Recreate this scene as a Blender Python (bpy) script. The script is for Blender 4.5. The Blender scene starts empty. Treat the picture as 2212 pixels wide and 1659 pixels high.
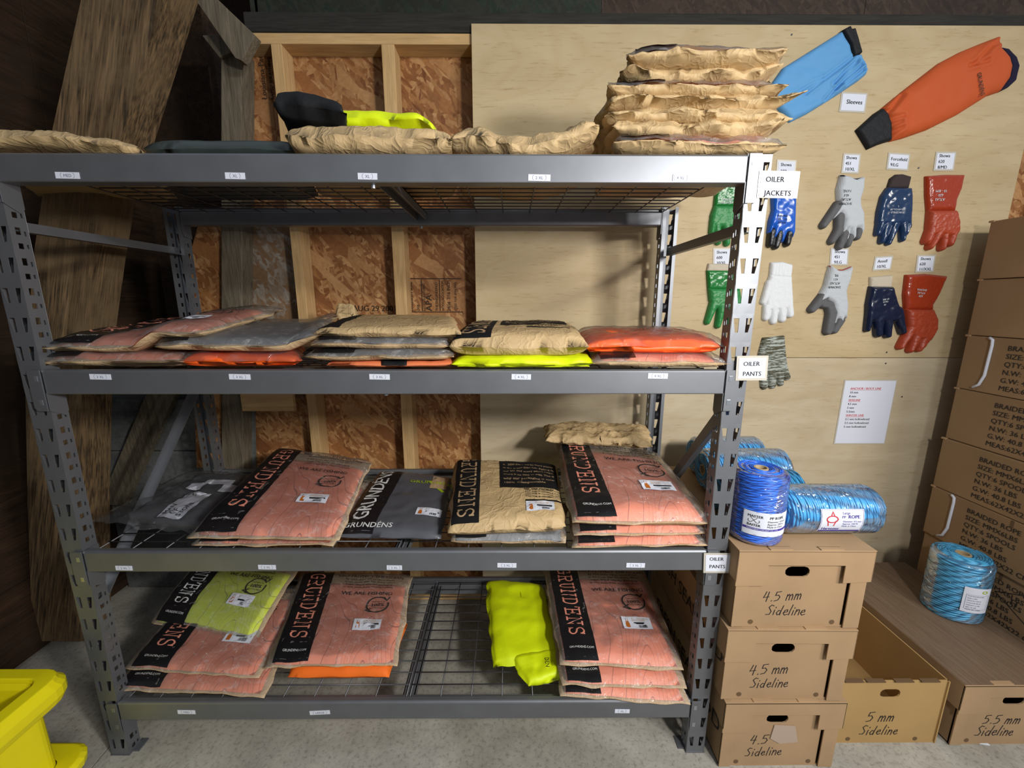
import bpy, bmesh, math, random
import numpy as np
from mathutils import Vector, Matrix, noise
R = math.radians
sc = bpy.context.scene
col = sc.collection
# ---------------- camera ----------------
F, PITCH, YAW, ROLL = 879.6, .1977, .005, .0007
CAM = Vector((1.3166, -1.0924, 1.4776))
fw = Vector((math.sin(YAW)*math.cos(PITCH), math.cos(YAW)*math.cos(PITCH), -math.sin(PITCH)))
rt = Vector((math.cos(YAW), -math.sin(YAW), 0)); up = rt.cross(fw)
rt, up = math.cos(ROLL)*rt+math.sin(ROLL)*up, -math.sin(ROLL)*rt+math.cos(ROLL)*up
cd = bpy.data.cameras.new('camera'); cam = bpy.data.objects.new('camera', cd); col.objects.link(cam)
cd.sensor_fit = 'HORIZONTAL'; cd.sensor_width = 36; cd.lens = 36*F/2212; cd.clip_start = .02
cam.matrix_world = Matrix(((rt.x, up.x, -fw.x, CAM.x), (rt.y, up.y, -fw.y, CAM.y), (rt.z, up.z, -fw.z, CAM.z), (0, 0, 0, 1)))
sc.camera = cam
# ---------------- world, lamps, exposure ----------------
w = bpy.data.worlds.new('world'); sc.world = w; w.use_nodes = True
w.node_tree.nodes['Background'].inputs[0].default_value = (.80, .88, 1, 1)
w.node_tree.nodes['Background'].inputs[1].default_value = .33
vs = sc.view_settings; vs.view_transform = 'Standard'; vs.look = 'None'; vs.exposure = .12; vs.gamma = 1; vs.use_curve_mapping = False
def lamp(name, loc, aim, sx, sy, power, colr):
    l = bpy.data.lights.new(name, 'AREA'); l.shape = 'RECTANGLE'; l.size = sx; l.size_y = sy; l.energy = power; l.color = colr
    o = bpy.data.objects.new(name, l); col.objects.link(o); o.location = loc
    o.rotation_euler = (Vector(aim)-Vector(loc)).to_track_quat('-Z', 'Y').to_euler(); return o
lamp('ceiling_lamp', (4.0, -2.8, 2.7), (1.4, .3, 1.0), .9, .12, 58, (1, .965, .90))
lamp('work_lamp', (3.0, -2.0, 2.35), (1.0, .3, .9), .6, .2, 12, (.95, .97, 1))
lamp('hand_lamp', (2.3, -1.35, 1.80), (.9, .3, 1.0), .16, .16, 27, (1, .97, .93))
# ---------------- geometry helpers ----------------
def ray(px, py): return (fw*F + rt*(px-1106) - up*(py-829.5))
def hit(px, py, ax, val):
    d = ray(px, py); t = (val-CAM[ax])/d[ax]; return CAM+d*t
def oX(px, py, x): return hit(px, py, 0, x)
def oY(px, py, y): return hit(px, py, 1, y)
def oZ(px, py, z): return hit(px, py, 2, z)
def props(o, label=None, cat=None, group=None, kind=None):
    if label: o['label'] = label
    if cat: o['category'] = cat
    if group: o['group'] = group
    if kind: o['kind'] = kind
    return o
def thing(name, label, cat, loc=(0, 0, 0), group=None):
    o = bpy.data.objects.new(name, None); col.objects.link(o); o.location = loc; o.empty_display_size = .05
    return props(o, label, cat, group)
def group_struct(name, loc=(0, 0, 0)):
    o = bpy.data.objects.new(name, None); col.objects.link(o); o.location = loc; o['kind'] = 'structure'; return o
def wloc(o):
    v = Vector(o.location)
    while o.parent: o = o.parent; v += Vector(o.location)
    return v
def mesh(name, V, Fc, m, parent=None, smooth=False, uv=None, bevel=0, loc=None, kind=None):
    """one mesh object; V in world coordinates"""
    me = bpy.data.meshes.new(name)
    base = Vector(loc) if loc is not None else Vector((0, 0, 0))
    pw = wloc(parent) if parent else Vector((0, 0, 0))
    if loc is None and parent is None and len(V):
        A = np.asarray([tuple(v) for v in V]); base = Vector(((A[:, 0].min()+A[:, 0].max())/2, (A[:, 1].min()+A[:, 1].max())/2, A[:, 2].min()))
    if loc is None and parent is not None: base = pw
    me.from_pydata([tuple(Vector(v)-base) for v in V], [], Fc); me.update()
    if smooth: me.polygons.foreach_set('use_smooth', [True]*len(me.polygons))
    if uv is not None:
        l = me.uv_layers.new(name='UVMap'); vi = np.zeros(len(me.loops), dtype=np.int32); me.loops.foreach_get('vertex_index', vi)
        l.data.foreach_set('uv', np.asarray(uv, dtype=np.float32)[vi].ravel())
    me.materials.append(m)
    o = bpy.data.objects.new(name, me); col.objects.link(o)
    if parent: o.parent = parent
    o.location = base-pw if parent else base
    if bevel:
        b = o.modifiers.new('bevel', 'BEVEL'); b.width = bevel; b.segments = 2; b.limit_method = 'ANGLE'; b.angle_limit = R(40)
    if kind: o['kind'] = kind
    return o
class MB:
    def __init__(s): s.V = []; s.F = []
    def add(s, V, Fc):
        n = len(s.V); s.V += [Vector(v) for v in V]; s.F += [[i+n for i in f] for f in Fc]; return s
    def box(s, a, b, M=None):
        x0, y0, z0 = a; x1, y1, z1 = b
        V = [Vector(p) for p in ((x0, y0, z0), (x1, y0, z0), (x1, y1, z0), (x0, y1, z0), (x0, y0, z1), (x1, y0, z1), (x1, y1, z1), (x0, y1, z1))]
        if M: V = [M @ v for v in V]
        return s.add(V, [(0, 3, 2, 1), (4, 5, 6, 7), (0, 1, 5, 4), (1, 2, 6, 5), (2, 3, 7, 6), (3, 0, 4, 7)])
    def bar(s, p, q, wx, wy, side=None):
        """box section bar from p to q"""
        p, q = Vector(p), Vector(q); d = (q-p).normalized()
        a = Vector(side) if side else (Vector((0, 0, 1)) if abs(d.z) < .9 else Vector((1, 0, 0)))
        u = d.cross(a).normalized(); v = u.cross(d).normalized()
        V = [c+u*i*wx/2+v*j*wy/2 for c in (p, q) for i, j in ((-1, -1), (1, -1), (1, 1), (-1, 1))]
        return s.add(V, [(0, 1, 2, 3), (7, 6, 5, 4), (0, 4, 5, 1), (1, 5, 6, 2), (2, 6, 7, 3), (3, 7, 4, 0)])
    def tube(s, pts, r, n=8, closed=False, cap=True):
        pts = [Vector(p) for p in pts]; N = len(pts); prev = None; V = []
        for i, p in enumerate(pts):
            a = pts[i-1] if (i or closed) else p; b = pts[(i+1) % N] if (i < N-1 or closed) else p
            d = (b-a).normalized()
            if prev is None: u = d.orthogonal().normalized()
            else: u = (prev-d*prev.dot(d)).normalized()
            prev = u; v = d.cross(u); rr = r[i] if hasattr(r, '__len__') else r
            V += [p+(u*math.cos(2*math.pi*k/n)+v*math.sin(2*math.pi*k/n))*rr for k in range(n)]
        Fc = [(i*n+k, i*n+(k+1) % n, ((i+1) % N)*n+(k+1) % n, ((i+1) % N)*n+k) for i in range(N if closed else N-1) for k in range(n)]
        if cap and not closed: Fc += [tuple(range(n))[::-1], tuple((N-1)*n+k for k in range(n))]
        return s.add(V, Fc)
    def prism(s, poly, d):
        """poly: list of Vectors, extruded by vector d"""
        n = len(poly); d = Vector(d); V = [Vector(p) for p in poly]+[Vector(p)+d for p in poly]
        return s.add(V, [tuple(range(n))[::-1], tuple(range(n, 2*n))]+[(i, (i+1) % n, n+(i+1) % n, n+i) for i in range(n)])
    def lathe(s, c, prof, n=32, axis='z', cap=True):
        c = Vector(c); V = []
        for r, h in prof:
            for k in range(n):
                a = 2*math.pi*k/n; x, y = r*math.cos(a), r*math.sin(a)
                V.append(c+(Vector((x, y, h)) if axis == 'z' else Vector((h, x, y)) if axis == 'x' else Vector((x, h, -y))))
        Fc = [(i*n+k, i*n+(k+1) % n, (i+1)*n+(k+1) % n, (i+1)*n+k) for i in range(len(prof)-1) for k in range(n)]
        if cap: Fc += [tuple(range(n))[::-1], tuple((len(prof)-1)*n+k for k in range(n))]
        return s.add(V, Fc)
    def build(s, name, m, parent=None, **k): return mesh(name, s.V, s.F, m, parent, **k)
# ---------------- materials ----------------
def nmat(name):
    m = bpy.data.materials.new(name); m.use_nodes = True; nt = m.node_tree; b = nt.nodes['Principled BSDF']; return m, nt, b
def N(nt, t, **k):
    n = nt.nodes.new('ShaderNode'+t)
    for a, v in k.items():
        if a in ('operation', 'data_type', 'blend_type', 'feature', 'distance', 'noise_dimensions', 'wave_type', 'bands_direction', 'noise_type', 'interpolation_type', 'clamp', 'voronoi_dimensions'): setattr(n, a, v)
        else: n.inputs[a.replace('_', ' ')].default_value = v
    return n
def ramp(nt, fac, stops, interp='LINEAR'):
    r = nt.nodes.new('ShaderNodeValToRGB'); r.color_ramp.interpolation = interp
    el = r.color_ramp.elements
    while len(el) < len(stops): el.new(.5)
    for e, (p, c) in zip(el, stops): e.position = p; e.color = (*c, 1) if len(c) == 3 else c
    nt.links.new(fac, r.inputs[0]); return r.outputs[0]
def coords(nt, kind='Object', scale=(1, 1, 1), rot=(0, 0, 0), loc=(0, 0, 0)):
    tc = nt.nodes.new('ShaderNodeTexCoord'); mp = nt.nodes.new('ShaderNodeMapping'); o = tc.outputs[kind]
    if any(rot):
        mr = nt.nodes.new('ShaderNodeMapping'); mr.inputs['Rotation'].default_value = rot; nt.links.new(o, mr.inputs[0]); o = mr.outputs[0]
    mp.inputs['Scale'].default_value = scale; mp.inputs['Location'].default_value = loc
    nt.links.new(o, mp.inputs[0]); return mp.outputs[0]
def mix(nt, f, a, b, mode='MIX'):
    n = nt.nodes.new('ShaderNodeMix'); n.data_type = 'RGBA'; n.blend_type = mode
    for s, v in ((0, f), (6, a), (7, b)):
        if hasattr(v, 'is_linked') or hasattr(v, 'links'): nt.links.new(v, n.inputs[s])
        elif s: n.inputs[s].default_value = (*v, 1)
        else: n.inputs[s].default_value = v
    return n.outputs[2]
def bump(nt, b, h, strength=.3, dist=.002):
    n = nt.nodes.new('ShaderNodeBump'); n.inputs['Strength'].default_value = strength; n.inputs['Distance'].default_value = dist
    nt.links.new(h, n.inputs['Height']); nt.links.new(n.outputs[0], b.inputs['Normal'])
def simple(name, c, rough=.6, metal=0, bs=0, bstr=.2, bdist=.001, var=.0, vs_=8, coat=0, kind='Object', sc3=(1, 1, 1), sheen=0):
    m, nt, b = nmat(name); b.inputs['Roughness'].default_value = rough; b.inputs['Metallic'].default_value = metal
    b.inputs['Base Color'].default_value = (*c, 1); b.inputs['Coat Weight'].default_value = coat; b.inputs['Coat Roughness'].default_value = .15
    b.inputs['Sheen Weight'].default_value = sheen; b.inputs['Specular IOR Level'].default_value = .2 if (rough > .55 and not metal) else .5
    co = coords(nt, kind, sc3) if (var or bs) else None
    if var:
        n = N(nt, 'TexNoise', Scale=vs_, Detail=4.0); nt.links.new(co, n.inputs[0])
        nt.links.new(ramp(nt, n.outputs[0], [(.3, tuple(x*(1-var) for x in c)), (.7, tuple(min(1, x*(1+var)) for x in c))]), b.inputs['Base Color'])
    if bs:
        n = N(nt, 'TexNoise', Scale=bs, Detail=3.0); nt.links.new(co, n.inputs[0]); bump(nt, b, n.outputs[0], bstr, bdist)
    return m
def wood(name, c0, c1, axis='z', scale=6, stretch=14, rough=.75, fine=.25, knots=False, dark=None, tilt=0):
    """grain running along axis"""
    m, nt, b = nmat(name); b.inputs['Roughness'].default_value = rough; b.inputs['Specular IOR Level'].default_value = .25
    s = [stretch]*3; s['xyz'.index(axis)] = 1
    n1 = N(nt, 'TexNoise', Scale=scale, Detail=6.0, Roughness=.62, Distortion=.6); nt.links.new(coords(nt, 'Object', s, rot=(0, tilt, 0)), n1.inputs[0])
    s2 = [stretch*4]*3; s2['xyz'.index(axis)] = 2.5
    n2 = N(nt, 'TexNoise', Scale=scale, Detail=3.0); nt.links.new(coords(nt, 'Object', s2, rot=(0, tilt, 0)), n2.inputs[0])
    c = ramp(nt, n1.outputs[0], [(.3, c0), (.5, tuple((x+y)/2 for x, y in zip(c0, c1))), (.72, c1)])
    c = mix(nt, fine, c, ramp(nt, n2.outputs[0], [(.35, tuple(x*.3 for x in c0)), (.6, c1)]), 'MULTIPLY') if fine else c
    if dark:
        n3 = N(nt, 'TexNoise', Scale=3.0, Detail=5.0, Roughness=.7); nt.links.new(coords(nt, 'Object', (1, 1, 1)), n3.inputs[0])
        c = mix(nt, ramp(nt, n3.outputs[0], [(.45, (0, 0, 0)), (.66, (1, 1, 1))]), c, dark)
    nt.links.new(c, b.inputs['Base Color'])
    bump(nt, b, n2.outputs[0], .35, .003); return m
def osb(name, cols, scale=1.0):
    m, nt, b = nmat(name); b.inputs['Roughness'].default_value = .6; b.inputs['Specular IOR Level'].default_value = .3
    c = None
    for i, (a, st, sc_) in enumerate(((.5, (14, 1, 38), 2.0), (1.75, (12, 1, 42), 1.7), (-.8, (12, 1, 44), 1.5), (2.5, (9, 1, 27), .8))):
        mp = coords(nt, 'Object', tuple(q*sc_*scale for q in st)); 
        # rotate first, then scale: a second mapping
        tc = nt.nodes.new('ShaderNodeTexCoord'); mr = nt.nodes.new('ShaderNodeMapping'); mr.inputs['Rotation'].default_value = (0, a, 0)
        mr.inputs['Location'].default_value = (i*3.1, 0, i*1.7)
        nt.links.new(tc.outputs['Object'], mr.inputs[0]); nt.links.new(mr.outputs[0], mp.node.inputs[0])
        v = N(nt, 'TexVoronoi', Scale=1.0, Randomness=1.0); nt.links.new(mp, v.inputs[0])
        sep = nt.nodes.new('ShaderNodeSeparateColor'); nt.links.new(v.outputs['Color'], sep.inputs[0])
        ci = ramp(nt, sep.outputs[0], [(j/len(cols), q) for j, q in enumerate(cols)], 'LINEAR')
        if c is None: c = ci; hh = sep.outputs[0]
        else:
            lt = N(nt, 'Math', operation='GREATER_THAN'); lt.inputs[1].default_value = .5 if i < 3 else .84
            nt.links.new(sep.outputs[1], lt.inputs[0]); c = mix(nt, lt.outputs[0], c, ci)
    n = N(nt, 'TexNoise', Scale=3.0, Detail=5.0); nt.links.new(coords(nt), n.inputs[0])
    c = mix(nt, .6, c, ramp(nt, n.outputs[0], [(.3, (.55, .5, .45)), (.6, (1, 1, 1))]), 'MULTIPLY')
    n2 = N(nt, 'TexNoise', Scale=90.0, Detail=3.0); nt.links.new(coords(nt, 'Object', (1, 1, 1)), n2.inputs[0])
    c = mix(nt, .35, c, ramp(nt, n2.outputs[0], [(.3, (.5, .42, .35)), (.65, (1, 1, 1))]), 'MULTIPLY')
    nt.links.new(c, b.inputs['Base Color']); bump(nt, b, hh, .25, .002); return m
def plyface(name, c0, c1, streak, sx=1.0):
    m, nt, b = nmat(name); b.inputs['Roughness'].default_value = .55; b.inputs['Specular IOR Level'].default_value = .3
    n1 = N(nt, 'TexNoise', Scale=2.2, Detail=5.0, Roughness=.55, Distortion=.9); nt.links.new(coords(nt, 'Object', (sx, 1, 3.2)), n1.inputs[0])
    c = ramp(nt, n1.outputs[0], [(.32, c0), (.68, c1)])
    n2 = N(nt, 'TexNoise', Scale=9.0, Detail=6.0, Roughness=.75, Distortion=.3); nt.links.new(coords(nt, 'Object', (1.3, 1, 14)), n2.inputs[0])
    c = mix(nt, .75, c, ramp(nt, n2.outputs[0], [(.30, streak), (.44, (1, 1, 1))]), 'MULTIPLY')
    wv = N(nt, 'TexNoise', Scale=1.4, Detail=2.0, Distortion=2.2); nt.links.new(coords(nt, 'Object', (.8, 1, 2.0), loc=(3, 0, 2)), wv.inputs[0])
    c = mix(nt, .3, c, ramp(nt, wv.outputs[0], [(.40, (1, 1, 1)), (.47, (.86, .78, .66)), (.52, (1, 1, 1)), (.6, (.93, .88, .8)), (.66, (1, 1, 1))]), 'MULTIPLY')
    nt.links.new(c, b.inputs['Base Color']); bump(nt, b, n2.outputs[0], .12, .001); return m
def concrete(name, c0, c1, sc_=5, rough=.8):
    m, nt, b = nmat(name); b.inputs['Roughness'].default_value = rough
    n1 = N(nt, 'TexNoise', Scale=sc_, Detail=8.0, Roughness=.65); nt.links.new(coords(nt), n1.inputs[0])
    c = ramp(nt, n1.outputs[0], [(.34, c0), (.62, c1)])
    n2 = N(nt, 'TexNoise', Scale=sc_*14, Detail=5.0, Roughness=.7); nt.links.new(coords(nt), n2.inputs[0])
    c = mix(nt, .55, c, ramp(nt, n2.outputs[0], [(.33, (.35, .33, .3)), (.5, (1, 1, 1))]), 'MULTIPLY')
    v = N(nt, 'TexNoise', Scale=1.6, Detail=3.0, Distortion=1.5); nt.links.new(coords(nt, loc=(5, 2, 0)), v.inputs[0])
    c = mix(nt, .5, c, ramp(nt, v.outputs[0], [(.35, (.6, .57, .5)), (.55, (1, 1, 1))]), 'MULTIPLY')
    nt.links.new(c, b.inputs['Base Color']); bump(nt, b, n2.outputs[0], .3, .003); return m
def kraft(name, c, crumple=1.0, rough=.62):
    m, nt, b = nmat(name); b.inputs['Roughness'].default_value = rough; b.inputs['Specular IOR Level'].default_value = .35
    co = coords(nt)
    n = N(nt, 'TexNoise', Scale=6.0, Detail=5.0); nt.links.new(co, n.inputs[0])
    base = ramp(nt, n.outputs[0], [(.3, tuple(x*.88 for x in c)), (.7, tuple(min(1, x*1.08) for x in c))])
    nt.links.new(base, b.inputs['Base Color'])
    d = N(nt, 'TexNoise', Scale=9.0, Detail=2.0); nt.links.new(co, d.inputs[0])
    add = nt.nodes.new('ShaderNodeMixRGB'); add.blend_type = 'ADD'; add.inputs[0].default_value = .25
    nt.links.new(co, add.inputs[1]); nt.links.new(d.outputs[1], add.inputs[2])
    v = N(nt, 'TexVoronoi', Scale=15.0, feature='DISTANCE_TO_EDGE'); nt.links.new(add.outputs[0], v.inputs[0])
    v2 = N(nt, 'TexVoronoi', Scale=34.0, feature='DISTANCE_TO_EDGE'); nt.links.new(add.outputs[0], v2.inputs[0])
    r1 = ramp(nt, v.outputs[0], [(0, (1, 1, 1)), (.10, (.35, .35, .35)), (.5, (0, 0, 0))]); r2 = ramp(nt, v2.outputs[0], [(0, (1, 1, 1)), (.14, (.25, .25, .25)), (.5, (0, 0, 0))])
    s = nt.nodes.new('ShaderNodeMath'); s.operation = 'MULTIPLY_ADD'; nt.links.new(r2, s.inputs[0]); s.inputs[1].default_value = .4; nt.links.new(r1, s.inputs[2])
    bump(nt, b, s.outputs[0], .45*crumple, .004); return m
def film(name, alpha=.75, tint=(.9, .92, .95), bs=26, rough=.16, haze=.12):
    """clear wrinkled plastic: mostly see-through, a little milky, glossy"""
    m, nt, b = nmat(name); nt.nodes.remove(b); out = nt.nodes['Material Output']
    tr = N(nt, 'BsdfTransparent'); gl = N(nt, 'BsdfGlossy', Roughness=rough); df = N(nt, 'BsdfDiffuse'); df.inputs[0].default_value = (*tint, 1)
    tl = nt.nodes.new('ShaderNodeBsdfTranslucent'); tl.inputs[0].default_value = (*tint, 1)
    co = coords(nt, 'UV', (1, 1.4, 1))
    n1 = N(nt, 'TexNoise', Scale=bs*.35, Detail=4.0, Distortion=1.4, Roughness=.6); nt.links.new(co, n1.inputs[0])
    v = N(nt, 'TexVoronoi', Scale=bs*.5, feature='DISTANCE_TO_EDGE'); 
    mx = nt.nodes.new('ShaderNodeMixRGB'); mx.blend_type = 'ADD'; mx.inputs[0].default_value = .35; nt.links.new(co, mx.inputs[1]); nt.links.new(n1.outputs[1], mx.inputs[2]); nt.links.new(mx.outputs[0], v.inputs[0])
    s = nt.nodes.new('ShaderNodeMath'); s.operation = 'MULTIPLY_ADD'; nt.links.new(ramp(nt, v.outputs[0], [(0, (1, 1, 1)), (.12, (0, 0, 0))]), s.inputs[0]); s.inputs[1].default_value = .5; nt.links.new(n1.outputs[0], s.inputs[2])
    bp = nt.nodes.new('ShaderNodeBump'); bp.inputs['Strength'].default_value = .6; bp.inputs['Distance'].default_value = .012; nt.links.new(s.outputs[0], bp.inputs['Height'])
    nt.links.new(bp.outputs[0], gl.inputs['Normal'])
    a = nt.nodes.new('ShaderNodeMixShader'); nt.links.new(ramp(nt, n1.outputs[0], [(.40, (1-haze*.8,)*3), (.56, (1-haze*1.0,)*3), (.68, (1-haze*2.2,)*3)]), a.inputs[0])
    nt.links.new(df.outputs[0], a.inputs[1]); nt.links.new(tr.outputs[0], a.inputs[2])
    fr = N(nt, 'Fresnel', IOR=1.38)
    fm = N(nt, 'Math', operation='MULTIPLY'); fm.inputs[1].default_value = .6; nt.links.new(fr.outputs[0], fm.inputs[0])
    g = nt.nodes.new('ShaderNodeMixShader'); nt.links.new(fm.outputs[0], g.inputs[0]); nt.links.new(a.outputs[0], g.inputs[1]); nt.links.new(gl.outputs[0], g.inputs[2])
    nt.links.new(g.outputs[0], out.inputs[0]); return m
def topo(name, c, line, haze=.0):
    """garment seen under film printed with thin contour lines (flat print), uses UV"""
    m, nt, b = nmat(name); b.inputs['Roughness'].default_value = .5
    n = N(nt, 'TexNoise', Scale=1.5, Detail=1.2, Distortion=.5); nt.links.new(coords(nt, 'UV', (1.5, .6, 1)), n.inputs[0])
    s = N(nt, 'Math', operation='MULTIPLY'); s.inputs[1].default_value = 20; nt.links.new(n.outputs[0], s.inputs[0])
    f = N(nt, 'Math', operation='FRACT'); nt.links.new(s.outputs[0], f.inputs[0])
    c2 = N(nt, 'TexNoise', Scale=3.0, Detail=3.0); nt.links.new(coords(nt, 'UV'), c2.inputs[0])
    base = ramp(nt, c2.outputs[0], [(.3, tuple(x*.93 for x in c)), (.7, tuple(min(1, x*1.06+haze) for x in c))])
    k = ramp(nt, f.outputs[0], [(0, (1, 1, 1)), (.05, (1, 1, 1)), (.08, (0, 0, 0)), (1, (0, 0, 0))])
    nt.links.new(mix(nt, k, base, line), b.inputs['Base Color'])
    n3 = N(nt, 'TexNoise', Scale=14.0, Detail=3.0, Distortion=1.0); nt.links.new(coords(nt, 'UV', (1, 1.5, 1)), n3.inputs[0]); bump(nt, b, n3.outputs[0], .35, .004)
    return m
M = {}
M['steel'] = simple('grey_enamel_steel', (.21, .22, .24), .47, .7, bs=900, bstr=.08, bdist=.0004, var=.06, vs_=14)
M['steel_bright'] = simple('bright_steel', (.42, .45, .5), .3, .8, bs=500, bstr=.06, bdist=.0004)
M['dark_steel'] = simple('dark_steel_wire', (.11, .11, .12), .4, .6)
M['ply'] = plyface('pine_plywood_upper', (.46, .355, .20), (.53, .42, .25), (.66, .54, .40))
M['ply2'] = plyface('pine_plywood_lower', (.47, .38, .25), (.58, .49, .34), (.74, .62, .48))
M['ply_edge'] = simple('plywood_edge', (.33, .25, .15), .8, var=.3, vs_=60)
M['stud'] = wood('new_stud_wood', (0.504, 0.324, 0.144), (0.696, 0.480, 0.240), 'z', 5, 12, fine=.2)
M['studx'] = wood('new_plate_wood', (0.504, 0.324, 0.144), (0.696, 0.480, 0.240), 'x', 5, 12, fine=.2)
M['grey_wood'] = wood('weathered_grey_wood', (.15, .125, .09), (.36, .31, .23), 'z', 5, 14, fine=.6)
M['timber'] = wood('rough_weathered_timber', (.11, .075, .045), (.50, .39, .26), 'z', 3.5, 13, fine=.9, dark=(.17, .115, .06), tilt=R(-17))
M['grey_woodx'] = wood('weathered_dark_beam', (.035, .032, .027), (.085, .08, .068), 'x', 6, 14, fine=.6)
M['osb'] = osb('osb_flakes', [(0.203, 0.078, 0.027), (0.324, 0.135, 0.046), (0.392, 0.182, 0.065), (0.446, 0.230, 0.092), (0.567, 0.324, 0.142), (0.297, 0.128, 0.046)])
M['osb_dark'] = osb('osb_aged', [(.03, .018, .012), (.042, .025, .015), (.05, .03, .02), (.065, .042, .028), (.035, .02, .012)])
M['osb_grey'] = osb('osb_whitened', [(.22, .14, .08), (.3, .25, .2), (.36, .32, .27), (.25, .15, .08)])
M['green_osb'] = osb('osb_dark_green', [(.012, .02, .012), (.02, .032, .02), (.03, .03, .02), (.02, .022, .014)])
M['dark_ply'] = wood('dark_rough_plywood', (.055, .032, .018), (.19, .115, .065), 'y', 4, 9, fine=.8, dark=(.03, .018, .010))
M['concrete'] = concrete('concrete_floor', (.31, .29, .25), (.45, .43, .375), 5)
M['old_concrete'] = concrete('old_concrete_wall', (.07, .075, .075), (.17, .175, .17), 4)
M['black'] = simple('black_print', (.008, .008, .009), .75)
M['ink'] = simple('grey_black_ink', (.03, .028, .026), .7)
M['stamp'] = simple('faded_stamp_ink', (.05, .028, .016), .8)
M['marker'] = simple('black_marker', (.02, .018, .02), .6)
M['paper'] = simple('white_paper', (.68, .71, .80), .7)
M['red_ink'] = simple('red_ink', (.55, .04, .05), .6)
M['kraft'] = kraft('kraft_paper', (.52, .37, .19))
M['kraft_lt'] = kraft('kraft_paper_pale', (.52, .37, .21), .8)
M['card'] = simple('corrugated_cardboard', (.335, .215, .115), .8, bs=30, bstr=.15, bdist=.002, var=.1, vs_=5)
M['card2'] = simple('cardboard_pale', (.38, .25, .14), .8, bs=30, bstr=.15, bdist=.002, var=.1, vs_=5)
M['card3'] = simple('cardboard_yellowish', (.42, .27, .11), .8, bs=30, bstr=.15, bdist=.002, var=.08, vs_=5)
M['card4'] = simple('cardboard_brown_stack', (.30, .19, .10), .85, bs=30, bstr=.15, bdist=.002, var=.1, vs_=4)
M['card_dark'] = simple('cardboard_edge_and_hole_shade', (.14, .085, .045), .9)  # dark edges and seams, also the painted shade of holes and slits
# ================= SETTING =================
YS, YP, YO = .718, .703, .806          # stud faces, plywood face, OSB face behind
# floor: two slabs with a control joint between them
j0, j1 = oZ(150, 1715, 0), oZ(236, 1612, 0); jd = (j1-j0).normalized(); jn = Vector((jd.y, -jd.x, 0))
a, b_ = j0-jd*3, j1+jd*5
fl = group_struct('floor')
MB().prism([a+jn*.003, a+jn*7, b_+jn*7, b_+jn*.003][::-1], (0, 0, -.1)).build('floor_slab', M['concrete'], fl)
MB().prism([a-jn*.003, b_-jn*.003, b_-jn*6, a-jn*6][::-1], (0, 0, -.1)).build('floor_slab', M['concrete'], fl)
MB().box((-6, -6, -.13), (9, 6, -.05)).build('joint_filler', M['ink'], fl)
# back wall
wb = group_struct('wall_back')
xl = oY(1018, 60, YP).x; XR = 4.3
def ply(name, x0, x1, z0, z1, m): return MB().box((x0, YP, z0), (x1, YP+.0115, z1)).build(name, m, wb, bevel=.0012)
zs = oY(1880, 773, YP).z; zt = oY(1600, 53, YP).z
xe = oY(2199, 380, YP).x
ply('plywood_sheet', xl, xe, zs+.001, zt, M['ply'])
ply('plywood_sheet', xl+.012, xe, .02, zs-.001, M['ply2'])
zpl = oY(700, 95, YS).z; zph = oY(700, 71, YS).z
x_post = oY(520, 300, YS).x
MB().box((x_post+.03, YS, zpl), (XR, YO-.002, zph)).build('top_plate', M['studx'], wb, bevel=.002)
MB().box((x_post, YS, 0.0), (XR, YO-.002, .038)).build('sill_plate', M['studx'], wb, bevel=.002)
def stud(px0, px1, py, m=None, zt_=None, name='stud', dy=0):
    x0, x1 = oY(px0, py, YS).x, oY(px1, py, YS).x
    return MB().box((x0, YS+dy, .038), (x1, YO-.002, zt_ or zpl)).build(name, m or M['stud'], wb, bevel=.002)
stud(588, 611, 130); stud(825, 853, 130)
for x in (xl+.03, xl+.43, xl+.84, xl+1.25, xl+1.65, xl+2.05, xl+2.42, xl+2.9): MB().box((x, YS, .038), (x+.038, YO-.002, zpl)).build('stud', M['stud'], wb)
g0, g1 = oY(477, 300, YS).x, oY(521, 300, YS).x
MB().prism([oY(477, 104, YS), oY(479, 1275, YS), oY(526, 1275, YS), oY(521, 104, YS)], (0, YO-YS-.002, 0)).build('stud', M['grey_wood'], wb, bevel=.003)
# OSB sheets behind the studs
zo = zph+.005
xa, xb_, xc, xd = oY(475, 560, YO).x, oY(598, 300, YO).x, oY(840, 300, YO).x, XR
MB().prism([oY(500, 95, YO), oY(500, 1255, YO), Vector((xb_-.002, YO, .01)), Vector((xb_-.002, YO, zo))], (0, .011, 0)).build('osb_panel', M['osb'], wb)
MB().box((xb_, YO, .01), (xc, YO+.011, zo)).build('osb_panel', M['osb'], wb)
MB().box((xc+.002, YO, .01), (xd, YO+.011, zo)).build('osb_panel', M['osb'], wb)
# whitened old panel between grey stud and first new stud, and a cut panel left of the grey stud
p = [oY(519, 490, YO-.013), oY(625, 490, YO-.013), oY(648, 700, YO-.013), oY(655, 860, YO-.013), oY(519, 860, YO-.013)]
MB().prism(p[::-1], (0, .011, 0)).build('osb_panel', M['osb_grey'], wb)
p = [oY(432, 470, YS+.03), oY(478, 470, YS+.03), oY(478, 1010, YS+.03), oY(425, 1010, YS+.03), oY(408, 560, YS+.03)]
MB().prism(p[::-1], (0, .012, 0)).build('osb_panel', M['osb'], wb)
p = [oY(521, 880, YO-.02), oY(548, 880, YO-.02), oY(556, 1180, YO-.02), oY(521, 1180, YO-.02)]
MB().prism(p[::-1], (0, .012, 0)).build('concrete_patch', M['old_concrete'], wb)
b0, b1 = oY(520, 856, YS-.02), oY(636, 888, YS-.02)
MB().box((b0.x, YS-.024, b1.z), (b1.x, YS, b0.z+.03)).build('nailer_block', M['studx'], wb, bevel=.002)
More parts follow.
